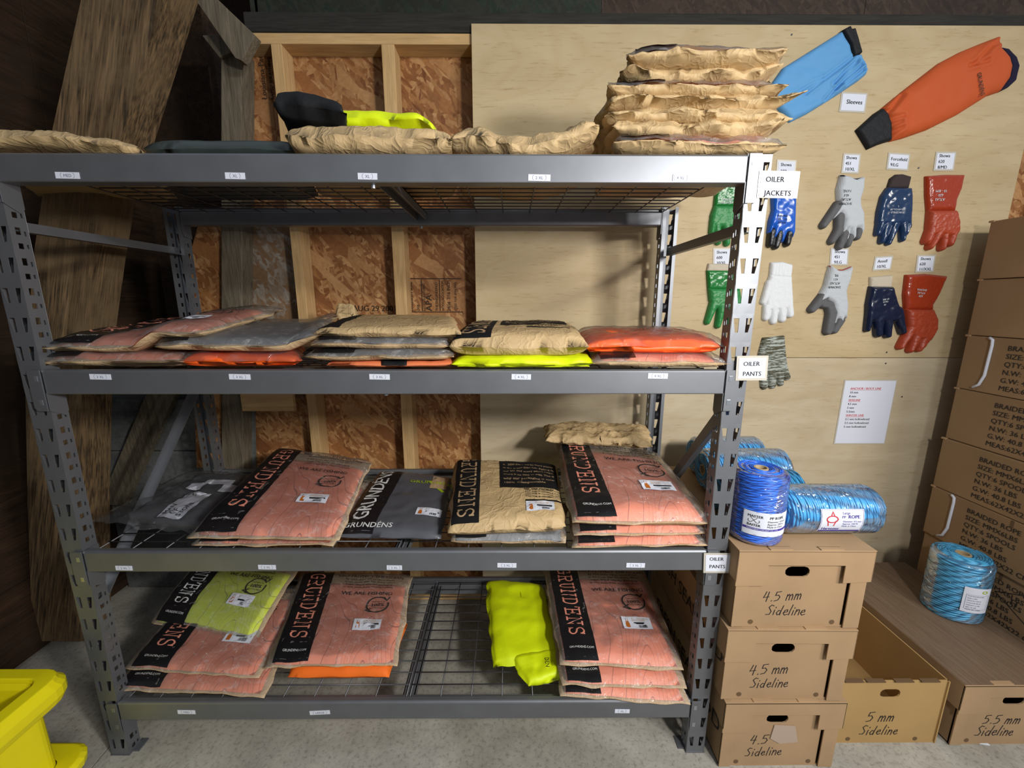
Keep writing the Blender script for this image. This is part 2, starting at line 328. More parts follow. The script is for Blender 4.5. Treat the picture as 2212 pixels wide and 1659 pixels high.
# header beam and the dark sheathing above it
hz0, hz1 = oY(700, 69, YS-.01).z, oY(1500, 26, YS-.01).z
xh = oY(528, 50, YS).x
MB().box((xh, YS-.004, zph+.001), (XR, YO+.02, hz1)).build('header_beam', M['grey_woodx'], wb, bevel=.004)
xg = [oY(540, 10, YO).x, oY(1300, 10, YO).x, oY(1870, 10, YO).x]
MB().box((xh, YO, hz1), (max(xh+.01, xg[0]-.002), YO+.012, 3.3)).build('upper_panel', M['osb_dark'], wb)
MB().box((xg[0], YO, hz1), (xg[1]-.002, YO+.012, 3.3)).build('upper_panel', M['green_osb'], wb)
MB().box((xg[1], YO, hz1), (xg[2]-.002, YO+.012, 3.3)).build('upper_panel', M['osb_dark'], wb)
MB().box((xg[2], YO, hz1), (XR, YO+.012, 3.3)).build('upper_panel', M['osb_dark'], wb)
# nail heads in the plywood
for px, py in ((1710, 75), (1984, 363), (1915, 761), (1913, 785), (1948, 857)):
    c = oY(px, py, YP); MB().lathe(c+Vector((0, -.0015, 0)), [(.0035, 0), (.0035, .002)], 10, 'y').build('nail_head', M['dark_steel'], wb)
# left wall, recess behind and old concrete foundation
wl = group_struct('wall_left')
XL = -.70
MB().box((XL-.06, -3.5, 0), (XL-.021, 1.4, 3.2)).build('light_leak_backing', M['dark_ply'], wl)  # added behind the plywood to block world light at the panel gaps
for i, (y0, y1) in enumerate(((-3.5, -.35), (-.347, .87), (.873, 1.35))):
    MB().box((XL-.02, y0, .02), (XL, y1, 3.2)).build('plywood_panel', M['dark_ply'], wl, bevel=.001)
YR = 1.35
wr = group_struct('wall_recess')
MB().box((XL, YR, .93), (.35, YR+.02, 3.2)).build('plywood_panel', M['dark_ply'], wr)
zc_ = .62
zc_ = .76
MB().box((XL+.001, .815, .0), (g0+.02, YR+.1, zc_-.003)).build('foundation_block', M['old_concrete'], wr, bevel=.004)
MB().box((XL+.001, .82, zc_), (g0+.02, YR+.1, 1.02)).build('foundation_block', M['old_concrete'], wr, bevel=.004)
cl = group_struct('ceiling'); MB().box((XL-.06, .80, 3.2), (XR, YR+.1, 3.25)).build('recess_light_lid', M['dark_ply'], cl)  # unseen strip of ceiling, added to keep world light out of the recess
MB().box((g0-.10, YR-.50, 1.0), (g0-.07, YR, 2.7)).build('plywood_panel', M['dark_ply'], wr)
# big rough timber leaning along the left wall, slightly bent
def ribbon_board(name, pts, y0, th, m, parent, **k):
    """pts: (pxL,pyL,pxR,pyR) rows, board in plane y0, thickness th"""
    mb = MB(); n = len(pts)
    L = [oY(a, b, y0) for a, b, c, d in pts]; Rr = [oY(c, d, y0) for a, b, c, d in pts]
    V = []; seg = 6
    for i in range(n):
        for j in range(seg+1):
            p = L[i].lerp(Rr[i], j/seg); V.append(p+Vector((0, (.004 if j in (2, 4) else 0), 0)))
    for i in range(n):
        for j in (seg, 0): V.append((L[i] if j == 0 else Rr[i])+Vector((0, th, 0)))
    Fc = []; o = n*(seg+1)
    for i in range(n-1):
        for j in range(seg): q = i*(seg+1)+j; Fc.append((q, q+1, q+seg+2, q+seg+1))
        q = i*(seg+1); Fc.append((q+seg, o+2*i, o+2*i+2, q+2*seg+1)); Fc.append((o+2*i+1, q, q+seg+1, o+2*i+3)); Fc.append((o+2*i, o+2*i+1, o+2*i+3, o+2*i+2))
    Fc += [(0, o+1, o, seg), tuple([(n-1)*(seg+1)+seg, o+2*n-2, o+2*n-1, (n-1)*(seg+1)])]
    return mesh(name, V, Fc, m, parent, **k)
tb = group_struct('trim_1')
ribbon_board('leaning_timber', [(190, -60, 368, -60), (175, 0, 350, 0), (112, 285, 265, 285), (95, 400, 228, 400), (72, 555, 203, 555), (60, 720, 183, 720), (55, 855, 177, 855), (60, 1110, 175, 1110), (70, 1385, 182, 1385)], .42, .12, M['timber'], tb)
# diagonal brace and stub at the top of the wall
p = [oY(395, -40, .62), oY(430, -40, .62), oY(551, 76, .62), oY(522, 131, .62), oY(508, 125, .62)]
MB().prism(p[::-1], (0, .04, 0)).build('diagonal_brace', M['grey_wood'], tb, bevel=.002)
p = [oY(436, 76, .70), oY(500, 72, .70), oY(500, 112, .70), oY(474, 124, .70)]
MB().prism(p[::-1], (0, .09, 0)).build('wood_stub', M['grey_wood'], tb, bevel=.002)
# ================= RACK =================
DZ = [1.836, 1.298, .754, .213]; BH = .0673; PW = .058; X0, X1, YB = -.008, 1.964, .61
def post_mesh(x0, x1, y0, yd, inner):
    """x0..x1 faces front (plane y0), flanges run to y0+yd; slots cut through; inner = +1 if inner side is at x1"""
    V = []; Fc = []
    def q(*p):
        n = len(V); V.extend(p); Fc.append(tuple(range(n, n+len(p))))
    pitch = .0762; n = 24; top = DZ[0]; W_ = x1-x0; s = 1 if yd > 0 else -1
    def P(t, z): return (x0+t*W_, y0, z)
    for i in range(n):
        z1 = top-.006-i*pitch; z0 = z1-pitch if i < n-1 else 0.0; zt = z1-.012; zb = zt-.038
        for (a, b, c, d, l, r) in ((.08, .34, .34, .20, 0, .5), (.66, .92, .80, .66, .5, 1)):
            # hole corners: top a..b, bottom c(right)..d(left)
            A, B, C, D_ = P(a, zt), P(b, zt), P(c, zb), P(d, zb)
            q(P(l, z0), D_, A, P(l, z1)); q(P(l, z1), A, B, P(r, z1)); q(B, C, P(r, z0), P(r, z1)); q(P(l, z0), P(r, z0), C, D_)
        if i == 0: q(P(0, z1), P(1, z1), P(1, top), P(0, top))
    for xs, isin in ((x1 if inner > 0 else x0, True), (x0 if inner > 0 else x1, False)):
        def S(t, z): return (xs, y0+t*yd, z)
        for i in range(n):
            z1 = top-.006-i*pitch; z0 = z1-pitch if i < n-1 else 0.0
            zm = z1-.045
            for (a, b, za, zb, l, r, zu, zd_) in ((.30, .58, z1-.012, z1-.030, 0, .66, z1, zm), (.30, .58, zm-.006, zm-.020, 0, .66, zm, z0), (.74, .86, z1-.02, z1-.032, .66, 1, z1, zm), (.74, .86, zm-.008, zm-.018, .66, 1, zm, z0)):
                A, B, C, D_ = S(a, za), S(b, za), S(b, zb), S(a, zb)
                q(S(l, zd_), D_, A, S(l, zu)); q(S(l, zu), A, B, S(r, zu)); q(B, C, S(r, zd_), S(r, zu)); q(S(l, zd_), S(r, zd_), C, D_)
            if i == 0: q(S(0, z1), S(1, z1), S(1, top), S(0, top))
        # return lip
        dx = -.012 if xs == x1 else .012
        q((xs, y0+yd, 0), (xs+dx, y0+yd, 0), (xs+dx, y0+yd, top), (xs, y0+yd, top))
    return V, Fc
rack = thing('storage_rack', 'grey steel boltless shelving rack with four wire deck shelves and slotted posts', 'shelving rack', (.978, .3, 0))
def build_post(x0, x1, y0, yd, inner):
    V, Fc = post_mesh(x0, x1, y0, yd, inner)
    o = mesh('post', V, Fc, M['steel'], rack)
    m = o.modifiers.new('weld', 'WELD'); m.merge_threshold = .0002
    s = o.modifiers.new('solid', 'SOLIDIFY'); s.thickness = .0018; s.offset = 0
    f = MB().box((x0-.002, min(y0, y0+yd)-.002, 0), (x1+.002, max(y0, y0+yd)+.002, .004))
    ix = x1 if inner > 0 else x0
    f.box((min(ix, ix+inner*.022), min(y0+yd*.25, y0+yd*1.2), 0), (max(ix, ix+inner*.022), max(y0+yd*.25, y0+yd*1.2), .005))
    f.build('foot_plate', M['steel'], o)
build_post(X0, X0+PW, 0, .042, 1); build_post(X1-PW, X1, 0, .042, -1)
build_post(X0, X0+PW, YB, -.042, 1); build_post(X1-PW, X1, YB, -.042, -1)
bx0, bx1 = X0+PW+.0015, X1-PW-.0015
def beam(z, y0, s):
    """box-step beam, s=+1 front beam (face toward -y)"""
    prof = [(0, -BH), (0, -.006), (.0025, -.0015), (.007, 0), (.020, 0), (.021, -.018), (.042, -.018), (.042, -BH+.004), (.038, -BH), (.002, -BH)]
    prof[0] = (0, -BH+.002)
    A = [Vector((bx0, y0+s*a, z+c)) for a, c in prof]
    mb = MB(); n = len(A); mb.add(A+[v+Vector((bx1-bx0, 0, 0)) for v in A], [tuple(range(n)), tuple(range(2*n-1, n-1, -1))]+[(i, n+i, n+(i+1) % n, (i+1) % n) for i in range(n)])
    o = mb.build('beam', M['steel'], rack); b = o.modifiers.new('bevel', 'BEVEL'); b.width = .0015; b.segments = 2
    for e, x in ((-1, bx0), (1, bx1)):
        c = MB(); xx = sorted((x, x+e*.034)); yy = sorted((y0-s*.004, y0-s*.0012))
        poly = [(x, z), (x+e*.030, z), (x+e*.034, z-.006), (x+e*.034, z-.104), (x+e*.026, z-.114), (x, z-.114)]
        if e < 0: poly = poly[::-1]
        c.prism([Vector((a, yy[0], b)) for a, b in poly][::(1 if s > 0 else 1)], (0, yy[1]-yy[0], 0))
        zb0 = z-.135 if s > 0 else z-.11
        c.prism([Vector((x-e*.0012, y0, b)) if i in (0, 1) else Vector((x-e*.0012, y0+s*a, b)) for i, (a, b) in enumerate(((0, z), (0, z-.114), (.036, zb0), (.046, zb0+.012), (.046, z)))], (-e*.002, 0, 0))
        cn = c.build('end_bracket', M['steel'], o)
        for k in (.022, .088):
            if s > 0: MB().box((x+e*.012-.005, yy[0]-.0008, z-k-.009), (x+e*.012+.005, yy[0], z-k+.006)).build('rivet_hook', M['steel_bright'], cn, bevel=.001)
    return o
beams = {}
for i, z in enumerate(DZ):
    beams[i] = beam(z, -.004, 1); beam(z, YB+.004, -1)
# wire decks (two mats per level), centre supports with bolts
for i, z in enumerate(DZ):
    zt = z-.016
    s = MB(); s.box((.958, .038, zt-.034), (.961, YB-.036, zt-.006)); s.box((.958, .038, zt-.009), (.998, YB-.036, zt-.006)); s.box((.995, .038, zt-.034), (.998, YB-.036, zt-.006))
    sp = s.build('centre_support', M['steel'], rack)
    for yb_ in (.02, YB-.02): MB().lathe((.97, yb_, z-BH-.004), [(.006, -.004), (.006, .004)], 10).build('bolt', M['steel_bright'], sp)
    for (a, b) in ((bx0+.004, .972), (.984, bx1-.004)):
        d = MB(); nx = 9; r = .0021
        for k in range(nx+1):
            x = a+(b-a)*k/nx; d.tube([(x, .022, zt-.002), (x, YB-.022, zt-.002)], r, 6)
        for k in range(13):
            y = .024+(YB-.048)*k/12; d.tube([(a, y, zt+.0015), (b, y, zt+.0015)], r, 6)
        d.build('wire_deck', M['dark_steel'], rack, smooth=True)
# end frames: rails and diagonals
for xc_, zf, zb in ((X0+PW/2, .56, 1.17), (X1-PW/2, 1.20, .57)):
    MB().bar((xc_, .03, 1.672), (xc_, YB-.03, 1.672), .004, .028).bar((xc_+.01, .03, 1.66), (xc_+.01, YB-.03, 1.66), .02, .003).build('end_rail', M['steel'], rack)
    MB().bar((xc_, .03, zf), (xc_, YB-.03, zb), .003, .03).bar((xc_+.012, .03, zf-.012), (xc_+.012, YB-.03, zb-.012), .024, .003).build('end_diagonal', M['steel'], rack)
    MB().bar((xc_, .03, .10), (xc_, YB-.03, .10), .004, .028).build('end_rail', M['steel'], rack)
# leaning board behind the rack's left end
lb = props(ribbon_board('loose_board', [(345, 800, 415, 800), (312, 860, 372, 866), (215, 1088, 268, 1094)], .775, .03, M['grey_wood'], None), 'pale weathered board leaning in the dark corner behind the left rack end', 'board')

# ink stamps on the OSB sheets
def stamp(px, py, lines, size, rot, dx, dy, bold=.05, rects=(), fit=None):
    o = oY(px, py, YO-.0012); q = Print(planeS(o, (1, 0, 0), (0, 0, 1)))
    for k, t in enumerate(lines): q.text(t[0], dx*k, dy*k, size*t[1], rot=rot, bold=bold, fit=(min(fit, text_mesh(t[0], 0)[2]*size*t[1]) if fit else None))
    for r_ in rects: q.rect(*r_)
    q.build('ink_stamp', M['stamp'], wb, kind='stuff')
# ================= PRINT HELPERS =================
_tc = {}
def text_mesh(s, bold=0.0):
    """2D outline of a line of text, unit size, origin at lower left"""
    if (s, bold) in _tc: return _tc[(s, bold)]
    c = bpy.data.curves.new('t', 'FONT'); c.body = s; c.size = 1; c.offset = bold; c.resolution_u = 2
    o = bpy.data.objects.new('t', c); col.objects.link(o)
    dg = bpy.context.evaluated_depsgraph_get(); dg.update()
    me = bpy.data.meshes.new_from_object(o.evaluated_get(dg))
    V = [(v.co.x, v.co.y) for v in me.vertices]; Fc = [tuple(p.vertices) for p in me.polygons]
    w_ = max([x for x, y in V]+[.01]); bpy.data.objects.remove(o); bpy.data.curves.remove(c); bpy.data.meshes.remove(me)
    _tc[(s, bold)] = (V, Fc, w_); return _tc[(s, bold)]
def strokes2d(paths, wd):
    """ribbons of width wd along 2D polylines"""
    V = []; Fc = []
    for lv, p in enumerate(paths):
        p = [Vector(q) for q in p]; n = len(p); L = []
        for i in range(n):
            a = p[i]-p[i-1] if i else p[1]-p[0]; b = p[i+1]-p[i] if i < n-1 else a
            a = a.normalized() if a.length else b; b = b.normalized() if b.length else a
            t = (a+b); t = t.normalized() if t.length > .2 else a; nrm = Vector((-t.y, t.x)); k = 1/max(.6, nrm.dot(Vector((-a.y, a.x))))
            q = p[i]-(t*wd/2 if i == 0 else Vector((0, 0)))+(t*wd/2 if i == n-1 else Vector((0, 0)))
            L.append((q+nrm*wd/2*k, q-nrm*wd/2*k))
        o = len(V); V += [(v.x, v.y, lv) for pr in L for v in pr]; Fc += [(o+2*i, o+2*i+1, o+2*i+3, o+2*i+2) for i in range(n-1)]
    return V, Fc
def arc(cx, cy, rx, ry, a0, a1, n=10):
    return [(cx+rx*math.cos(R(a0+(a1-a0)*i/n)), cy+ry*math.sin(R(a0+(a1-a0)*i/n))) for i in range(n+1)]
SLAB = {  # monoline slab letters on a .8 wide, 1 high cell
 'G': [arc(.42, .5, .36, .42, 48, 300, 12)+[(.74, .12), (.74, .46)], [(.5, .46), (.84, .46)], [(.66, .88), (.66, .70)]],
 'R': [[(.15, .06), (.15, .94)], [(.0, .06), (.32, .06)], [(.0, .94), (.5, .94)]+arc(.5, .73, .24, .21, 90, -90, 8)+[(.15, .52)], [(.42, .52), (.68, .06)], [(.56, .06), (.82, .06)]],
 'U': [[(.15, .94), (.15, .36)]+arc(.4, .36, .25, .3, 180, 360, 10)+[(.65, .94)], [(.0, .94), (.3, .94)], [(.5, .94), (.8, .94)]],
 'N': [[(.15, .06), (.15, .94), (.65, .06), (.65, .94)], [(.0, .06), (.3, .06)], [(.5, .94), (.8, .94)], [(.0, .94), (.15, .94)]],
 'D': [[(.15, .06), (.15, .94)], [(.0, .06), (.4, .06)]+arc(.4, .5, .34, .44, -90, 90, 12)+[(.0, .94)]],
 "'": [[(.05, .98), (.0, .74)]],
 'E': [[(.15, .06), (.15, .94)], [(.0, .94), (.7, .94), (.7, .76)], [(.0, .06), (.72, .06), (.72, .24)], [(.15, .5), (.55, .5)], [(.55, .6), (.55, .4)]],
 'S': [arc(.38, .72, .30, .22, 20, 180, 8)+[(.10, .66)]+[(.2, .54), (.56, .46), (.68, .36)]+arc(.38, .28, .31, .22, 0, -160, 8), [(.68, .92), (.68, .74)], [(.08, .08), (.08, .26)]]}
def slab_word(word, wd=.105):
    V = []; Fc = []; x = 0
    for ch in word:
        v, f = strokes2d(SLAB[ch], wd); o = len(V); V += [(x+a, b, l) for a, b, l in v]; Fc += [tuple(i+o for i in q) for q in f]
        x += .20 if ch == "'" else 1.06
    return V, Fc, x-.24
HAND = {  # handwriting strokes
 '4': [[(.28, 1.0), (.18, .7), (.05, .42), (.55, .46)], [(.52, .95), (.42, .45), (.34, 0)]],
 '5': [[(.62, .98), (.22, .95), (.14, .60), (.42, .62), (.56, .40), (.40, .10), (.08, .03)]],
 '.': [[(.1, .02), (.14, .06)]], ' ': [],
 'm': [[(.0, .0), (.10, .55)], [(.08, .38), (.25, .56), (.30, .45), (.26, .0)], [(.28, .34), (.48, .56), (.55, .42), (.50, .0)]],
 'S': [[(.58, .92), (.38, 1.0), (.18, .78), (.32, .56), (.46, .36), (.34, .06), (.04, .05)]],
 'i': [[(.10, .5), (.05, .0)], [(.16, .74), (.17, .80)]],
 'd': [[(.42, .44), (.22, .50), (.05, .22), (.16, .0), (.36, .10), (.46, .5), (.56, 1.0)], [(.44, .4), (.40, .0)]],
 'e': [[(.05, .26), (.36, .32), (.34, .52), (.14, .46), (.06, .16), (.20, .0), (.42, .10)]],
 'l': [[(.22, 1.0), (.10, .4), (.06, .0)]],
 'n': [[(.10, .55), (.02, .0)], [(.07, .3), (.26, .54), (.36, .46), (.32, .0)]]}
HW = {'4': .68, '5': .68, '.': .28, ' ': .4, 'm': .72, 'S': .64, 'i': .26, 'd': .60, 'e': .50, 'l': .30, 'n': .46}
def hand_word(s, wd=.075, seed=0):
    rnd = random.Random(seed); V = []; Fc = []; x = 0
    for ch in s:
        k = rnd.uniform(.92, 1.08); dy = rnd.uniform(-.03, .03)
        v, f = strokes2d([[(a*k, b*k+dy) for a, b in p] for p in HAND[ch]], wd); o = len(V); V += [(x+a+b*.12, b, l) for a, b, l in v]; Fc += [tuple(i+o for i in q) for q in f]; x += HW[ch]
    return V, Fc, x
class Print:
    """collects 2D shapes laid on a surface map S(tx, ty) -> world"""
    def __init__(s, S): s.S = S; s.V = []; s.F = []
    def put(s, V, Fc, x, y, size=1, rot=0, w=None, fit=None, sy=None, lvl=0):
        """place shape with its origin at x,y; fit = scale so that its width is fit"""
        k = size; kx = (fit/w if fit else size); c, sn = math.cos(R(rot)), math.sin(R(rot)); o = len(s.V)
        q0 = s.S(x, y); nn = (s.S(x+.002, y)-q0).cross(s.S(x, y+.002)-q0).normalized()*.00007
        for v in V:
            a, b = v[0]*kx, v[1]*(sy or k); s.V.append(s.S(x+a*c-b*sn, y+a*sn+b*c)+nn*(lvl+(v[2] if len(v) > 2 else 0)))
        s.F += [tuple(i+o for i in f) for f in Fc]
    def text(s, t, x, y, size, rot=0, bold=.012, fit=None, align='l'):
        b2 = bold*size*.55; bold = 0; V, Fc, w_ = text_mesh(t, bold); wd = fit or w_*size
        if align == 'c':
            c, sn = math.cos(R(rot)), math.sin(R(rot)); x -= wd/2*c; y -= wd/2*sn
        cc, ss = math.cos(R(rot)), math.sin(R(rot))
        for l_, e in enumerate((-b2, 0, b2) if b2 > .00008 else (0,)): s.put(V, Fc, x+e*cc, y+e*ss, size, rot, w_, fit, lvl=l_)
    def rect(s, x0, y0, x1, y1, nx=1, ny=1):
        o = len(s.V)
        for j in range(ny+1):
            for i in range(nx+1): s.V.append(s.S(x0+(x1-x0)*i/nx, y0+(y1-y0)*j/ny))
        s.F += [(o+j*(nx+1)+i, o+j*(nx+1)+i+1, o+(j+1)*(nx+1)+i+1, o+(j+1)*(nx+1)+i) for j in range(ny) for i in range(nx)]
    def frame(s, x0, y0, x1, y1, t):
        s.rect(x0, y0, x1, y0+t, 4); s.rect(x0, y1-t, x1, y1, 4); s.rect(x0, y0, x0+t, y1, 1, 4); s.rect(x1-t, y0, x1, y1, 1, 4)
    def strokes(s, paths, wd, x=0, y=0, size=1, rot=0): s.put(*strokes2d(paths, wd), x, y, size, rot)
    def build(s, name, m, parent, **k): return mesh(name, s.V, s.F, m, parent, **k) if s.V else None
def planeS(o, ex, ey, off=0, n=None):
    o, ex, ey = Vector(o), Vector(ex), Vector(ey); nn = (n if n else ex.cross(ey)).normalized()
    return lambda x, y: o+ex*x+ey*y+nn*off
stamp(893, 672, [('Louisiana-Pacific', 1), ('OSB', .8), ('RATED SHEATHING', .7), ('APA', 2.0), ('THE ENGINEERED', .8), ('WOOD ASSOCIATION', .8), ('24/16  7/16 INCH', 1.1), ('SIZED FOR SPACING', .7)], .020, 90, .0285, 0, fit=.135, rects=((-.024, -.002, -.020, .145), (-.024, .142, .225, .146), (.040, .0, .044, .14), (.121, .0, .125, .14), (-.024, -.006, .225, -.002)))
stamp(762, 672, [('AUG 29 2001', 1)], .036, 0, 0, 0)
stamp(577, 215, [('Louisiana-Pacific', 1), ('RATED SHEATHING 24/16', .6)], .030, 90, .03, 0, fit=.2)
stamp(535, 596, [('APA', 2), ('WOOD ASSOCIATION', .55), ('24/16 INCH', .8)], .022, 0, 0, -.035)
# ================= SOFT PACKS =================
def nz(x, y, z=0): return noise.noise(Vector((x, y, z)))
def ridge(x, y, z): return 1-abs(noise.noise(Vector((x, y, z))))*2
class Surf:
    def __init__(s, C, h, seed, wr=.004, rim=.42, lift=None, ex=.45, pw=8, wob=.006, wscale=1, und=.004):
        s.und = und; s.C = [Vector(c) for c in C]; s.h = h; s.seed = seed; s.wr = wr; s.rim = rim; s.lift = lift; s.ex = ex; s.pw = pw; s.wob = wob; s.ws = wscale
        s.wid = ((s.C[1]-s.C[0]).length+(s.C[2]-s.C[3]).length)/2; s.len = ((s.C[3]-s.C[0]).length+(s.C[2]-s.C[1]).length)/2
        s.n = (s.C[1]-s.C[0]).cross(s.C[3]-s.C[0]).normalized()
    def P(s, u, v, t=1, off=0, wk=1):
        C = s.C; p = (C[0]*(1-u)+C[1]*u)*(1-v)+(C[3]*(1-u)+C[2]*u)*v
        e = max(0, (1-abs(2*u-1)**s.pw))*max(0, (1-abs(2*v-1)**s.pw)); ee = e**s.ex
        X, Y = u*s.wid, v*s.len; q = s.seed*7.31
        rimw = 1-e**.35
        p += (C[1]-C[0]).normalized()*(s.wob*nz(X*14, Y*14, q+5)*rimw)+(C[3]-C[0]).normalized()*(s.wob*nz(X*14, Y*14, q+9)*rimw)
        if s.wr > .004:
            g = s.wr*1.3*rimw**.5; zz = t*s.h*40; k = s.ws
            p += Vector((g*(ridge(Y*16*k, zz+X*3, q+11)-.4)*(1 if u > .5 else -1), g*(ridge(X*15*k, zz, q+13)+.6*nz(X*40*k, zz*2, q)-.4)*(1 if v > .5 else -1), 0))
        z = s.h*s.rim*(1-ee)+s.h*ee*t + .006*nz(X*9, Y*9, q+3)*rimw
        if s.wr and t > .5:
            k = s.ws; w_ = ridge(X*13*k, Y*17*k, q)+.55*ridge(X*31*k, Y*26*k, q+2)+.3*nz(X*60*k, Y*60*k, q)
            z += s.wr*wk*(w_-.9)*(.35+.65*ee)
        elif s.wr: z += s.wr*.6*nz(X*20, Y*20, q+1)*rimw
        z += s.und*nz(u*2.6, v*2.2, q+17)*(.4+.6*(1-abs(2*v-1)))
        if s.lift: z += s.lift(u, v)
        return p+Vector((0, 0, z))+s.n*off
    def top(s, off=.0015, wk=1): return lambda x, y: s.P(x/s.wid, y/s.len, 1, off, wk)
    def shell(s, name, m, parent, u0=0, u1=1, v0=0, v1=1, t0=0, t1=1, nu=30, nv=38, off=0, smooth=True, closed=True, wk=1):
        V = []; UV = []
        def gr(t, off_):
            for j in range(nv+1):
                for i in range(nu+1):
                    u, v = u0+(u1-u0)*i/nu, v0+(v1-v0)*j/nv
                    V.append(s.P(u, v, t, off_, wk)); UV.append((u*s.wid*2.3, v*s.len*2.3))
        gr(t1, off); k = nu+1; Fc = [(j*k+i, j*k+i+1, (j+1)*k+i+1, (j+1)*k+i) for j in range(nv) for i in range(nu)]
        if closed:
            o = len(V); gr(t0, -.0003)
            Fc += [(o+j*k+i, o+(j+1)*k+i, o+(j+1)*k+i+1, o+j*k+i+1) for j in range(nv) for i in range(nu)]
            for i in range(nu): Fc.append((i, o+i, o+i+1, i+1)); Fc.append((nv*k+i, nv*k+i+1, o+nv*k+i+1, o+nv*k+i))
            for j in range(nv): Fc.append((j*k, (j+1)*k, o+(j+1)*k, o+j*k)); Fc.append((j*k+nu, o+j*k+nu, o+(j+1)*k+nu, (j+1)*k+nu))
        return mesh(name, V, Fc, m, parent, smooth=smooth, uv=UV)
M['film'] = film('clear_garment_film', tint=(.86, .84, .82), haze=.11)
M['film_clear'] = film('clear_poly_bag', tint=(.7, .72, .75), haze=.05, rough=.12, bs=14)
M['pink'] = topo('salmon_garment_under_film', (.80, .24, .13), (.34, .07, .04))
M['lime_topo'] = topo('lime_garment_under_film', (.74, .88, .02), (.36, .42, .01))
M['grey_topo'] = topo('grey_garment_under_film', (.155, .165, .185), (.07, .075, .085))
M['lime'] = simple('lime_fabric', (.66, .80, .0), .55, bs=60, bstr=.25, bdist=.003, var=.05, vs_=5)
M['lime_dk'] = simple('lime_stitching', (.36, .48, .0), .7)
M['orange'] = simple('orange_fabric', (.86, .17, .02), .6, bs=50, bstr=.25, bdist=.003, var=.06)
M['orange_hv'] = simple('fluorescent_orange_fabric', (1.0, .13, .012), .5, bs=50, bstr=.3, bdist=.003, var=.06)
M['orange_pale'] = simple('pale_orange_fabric', (.75, .22, .09), .6, bs=50, bstr=.3, bdist=.003, var=.06)
M['blackfab'] = simple('black_fabric', (.012, .013, .015), .6, bs=120, bstr=.3, bdist=.002)
M['greypoly'] = simple('dark_slate_polybag', (.033, .045, .042), .32, bs=16, bstr=.35, bdist=.006, var=.12)
M['greyfab'] = simple('slate_grey_bag', (.085, .09, .105), .38, bs=14, bstr=.3, bdist=.006, var=.08)
M['blackbag'] = simple('black_glossy_bag_print', (.010, .010, .012), .28, bs=22, bstr=.5, bdist=.006)
M['pinkprint'] = simple('salmon_print', (.72, .27, .19), .5)
M['greyprint'] = simple('light_print', (.72, .73, .72), .5)
M['tan_print'] = simple('kraft_coloured_print', (.44, .30, .17), .6)
M['lime_print'] = simple('lime_print', (.35, .48, .01), .5)
M['orange_ink'] = simple('orange_print', (.45, .13, .02), .6)
M['blue_ink'] = simple('violet_blue_ink', (.06, .04, .30), .6)
def X(px, y, z):
    d = (y-CAM.y)*math.cos(PITCH)+(CAM.z-z)*math.sin(PITCH); return CAM.x+(px-1106)/F*d+ (y-CAM.y)*YAW
def QX(fl, fr, yf, bl, br, yb, zf, zb=None):
    zb = zf if zb is None else zb
    return [Vector((X(fl, yf, zf), yf, zf)), Vector((X(fr, yf, zf), yf, zf)), Vector((X(br, yb, zb), yb, zb)), Vector((X(bl, yb, zb), yb, zb))]
def QP(base, h, fl, fr, br, bl, zback=None):
    zb = base if zback is None else zback; r = h*.42
    C = [oZ(*fl, base+r), oZ(*fr, base+r), oZ(*br, zb+r), oZ(*bl, zb+r)]
    for c in C: c.z -= r
    return C
def pt(name, label, cat, C, group=None):
    c = sum(C, Vector())/4; return thing(name, label, cat, (c.x, c.y, min(q.z for q in C)), group)
def sticker(S, root, x, y, w_=.105, hh=.055, icon=(.45, .13, .02), kind='overall', rot=0):
    c, sn = math.cos(R(rot)), math.sin(R(rot))
    def L(a, b): return S(x+a*c-b*sn, y+a*sn+b*c)
    p = Print(lambda a, b: L(a, b)); p.rect(0, 0, w_, hh, 6, 4); st = p.build('size_sticker', M['paper'], root)
    q = Print(lambda a, b: L(a, b)+Vector((0, 0, .0005)))
    q.rect(w_*.38, hh*.42, w_*.92, hh*.56)
    xx = w_*.55; rnd = random.Random(3)
    while xx < w_*.82: d = rnd.uniform(.0008, .0024); q.rect(xx, hh*.10, xx+d, hh*.34); xx += d+rnd.uniform(.0008, .002)
    q.build('barcode_print', M['black'], st, kind='stuff')
    g = Print(lambda a, b: L(a, b)+Vector((0, 0, .0005)))
    for k in range(4): g.rect(w_*.34, hh*(.64+.075*k), w_*(.9-.1*(k % 2)), hh*(.64+.075*k+.03))
    g.build('small_print', M['greyprint'] if 0 else M['tan_print'], st, kind='stuff')
    i = Print(lambda a, b: L(a, b)+Vector((0, 0, .0005)))
    i.rect(w_*.10, hh*.12, w_*.24, hh*.5); i.rect(w_*.12, hh*.5, w_*.22, hh*.62)
    if kind == 'overall': i.rect(w_*.13, hh*.62, w_*.145, hh*.84); i.rect(w_*.195, hh*.62, w_*.21, hh*.84)
    i.build('garment_icon', M['orange_ink'], st, kind='stuff')
def recycle_ring(S, root, cx, cy, r, m, word='RECYCLABLE'):
    p = Print(S)
    p.strokes([arc(0, 0, 1, 1, 215, 40, 20)], .13, cx, cy, r); p.strokes([arc(0, 0, 1, 1, 195, 350, 16)+arc(0, 0, 1, 1, 352, 375, 4)], .13, cx, cy, r)
    p.strokes([[(.55, .95), (.78, .62), (1.02, .98)], [(-.55, -.95), (-1.05, -.72), (-.62, -.52)]], .12, cx, cy, r)
    p.text('THIS BAG IS', cx, cy+r*.34, r*.24, align='c'); p.text('100%', cx, cy-r*.2, r*.58, bold=.04, align='c'); p.text(word, cx, cy-r*.5, r*.24, align='c')
    p.build('recycling_print', m, root, kind='stuff')
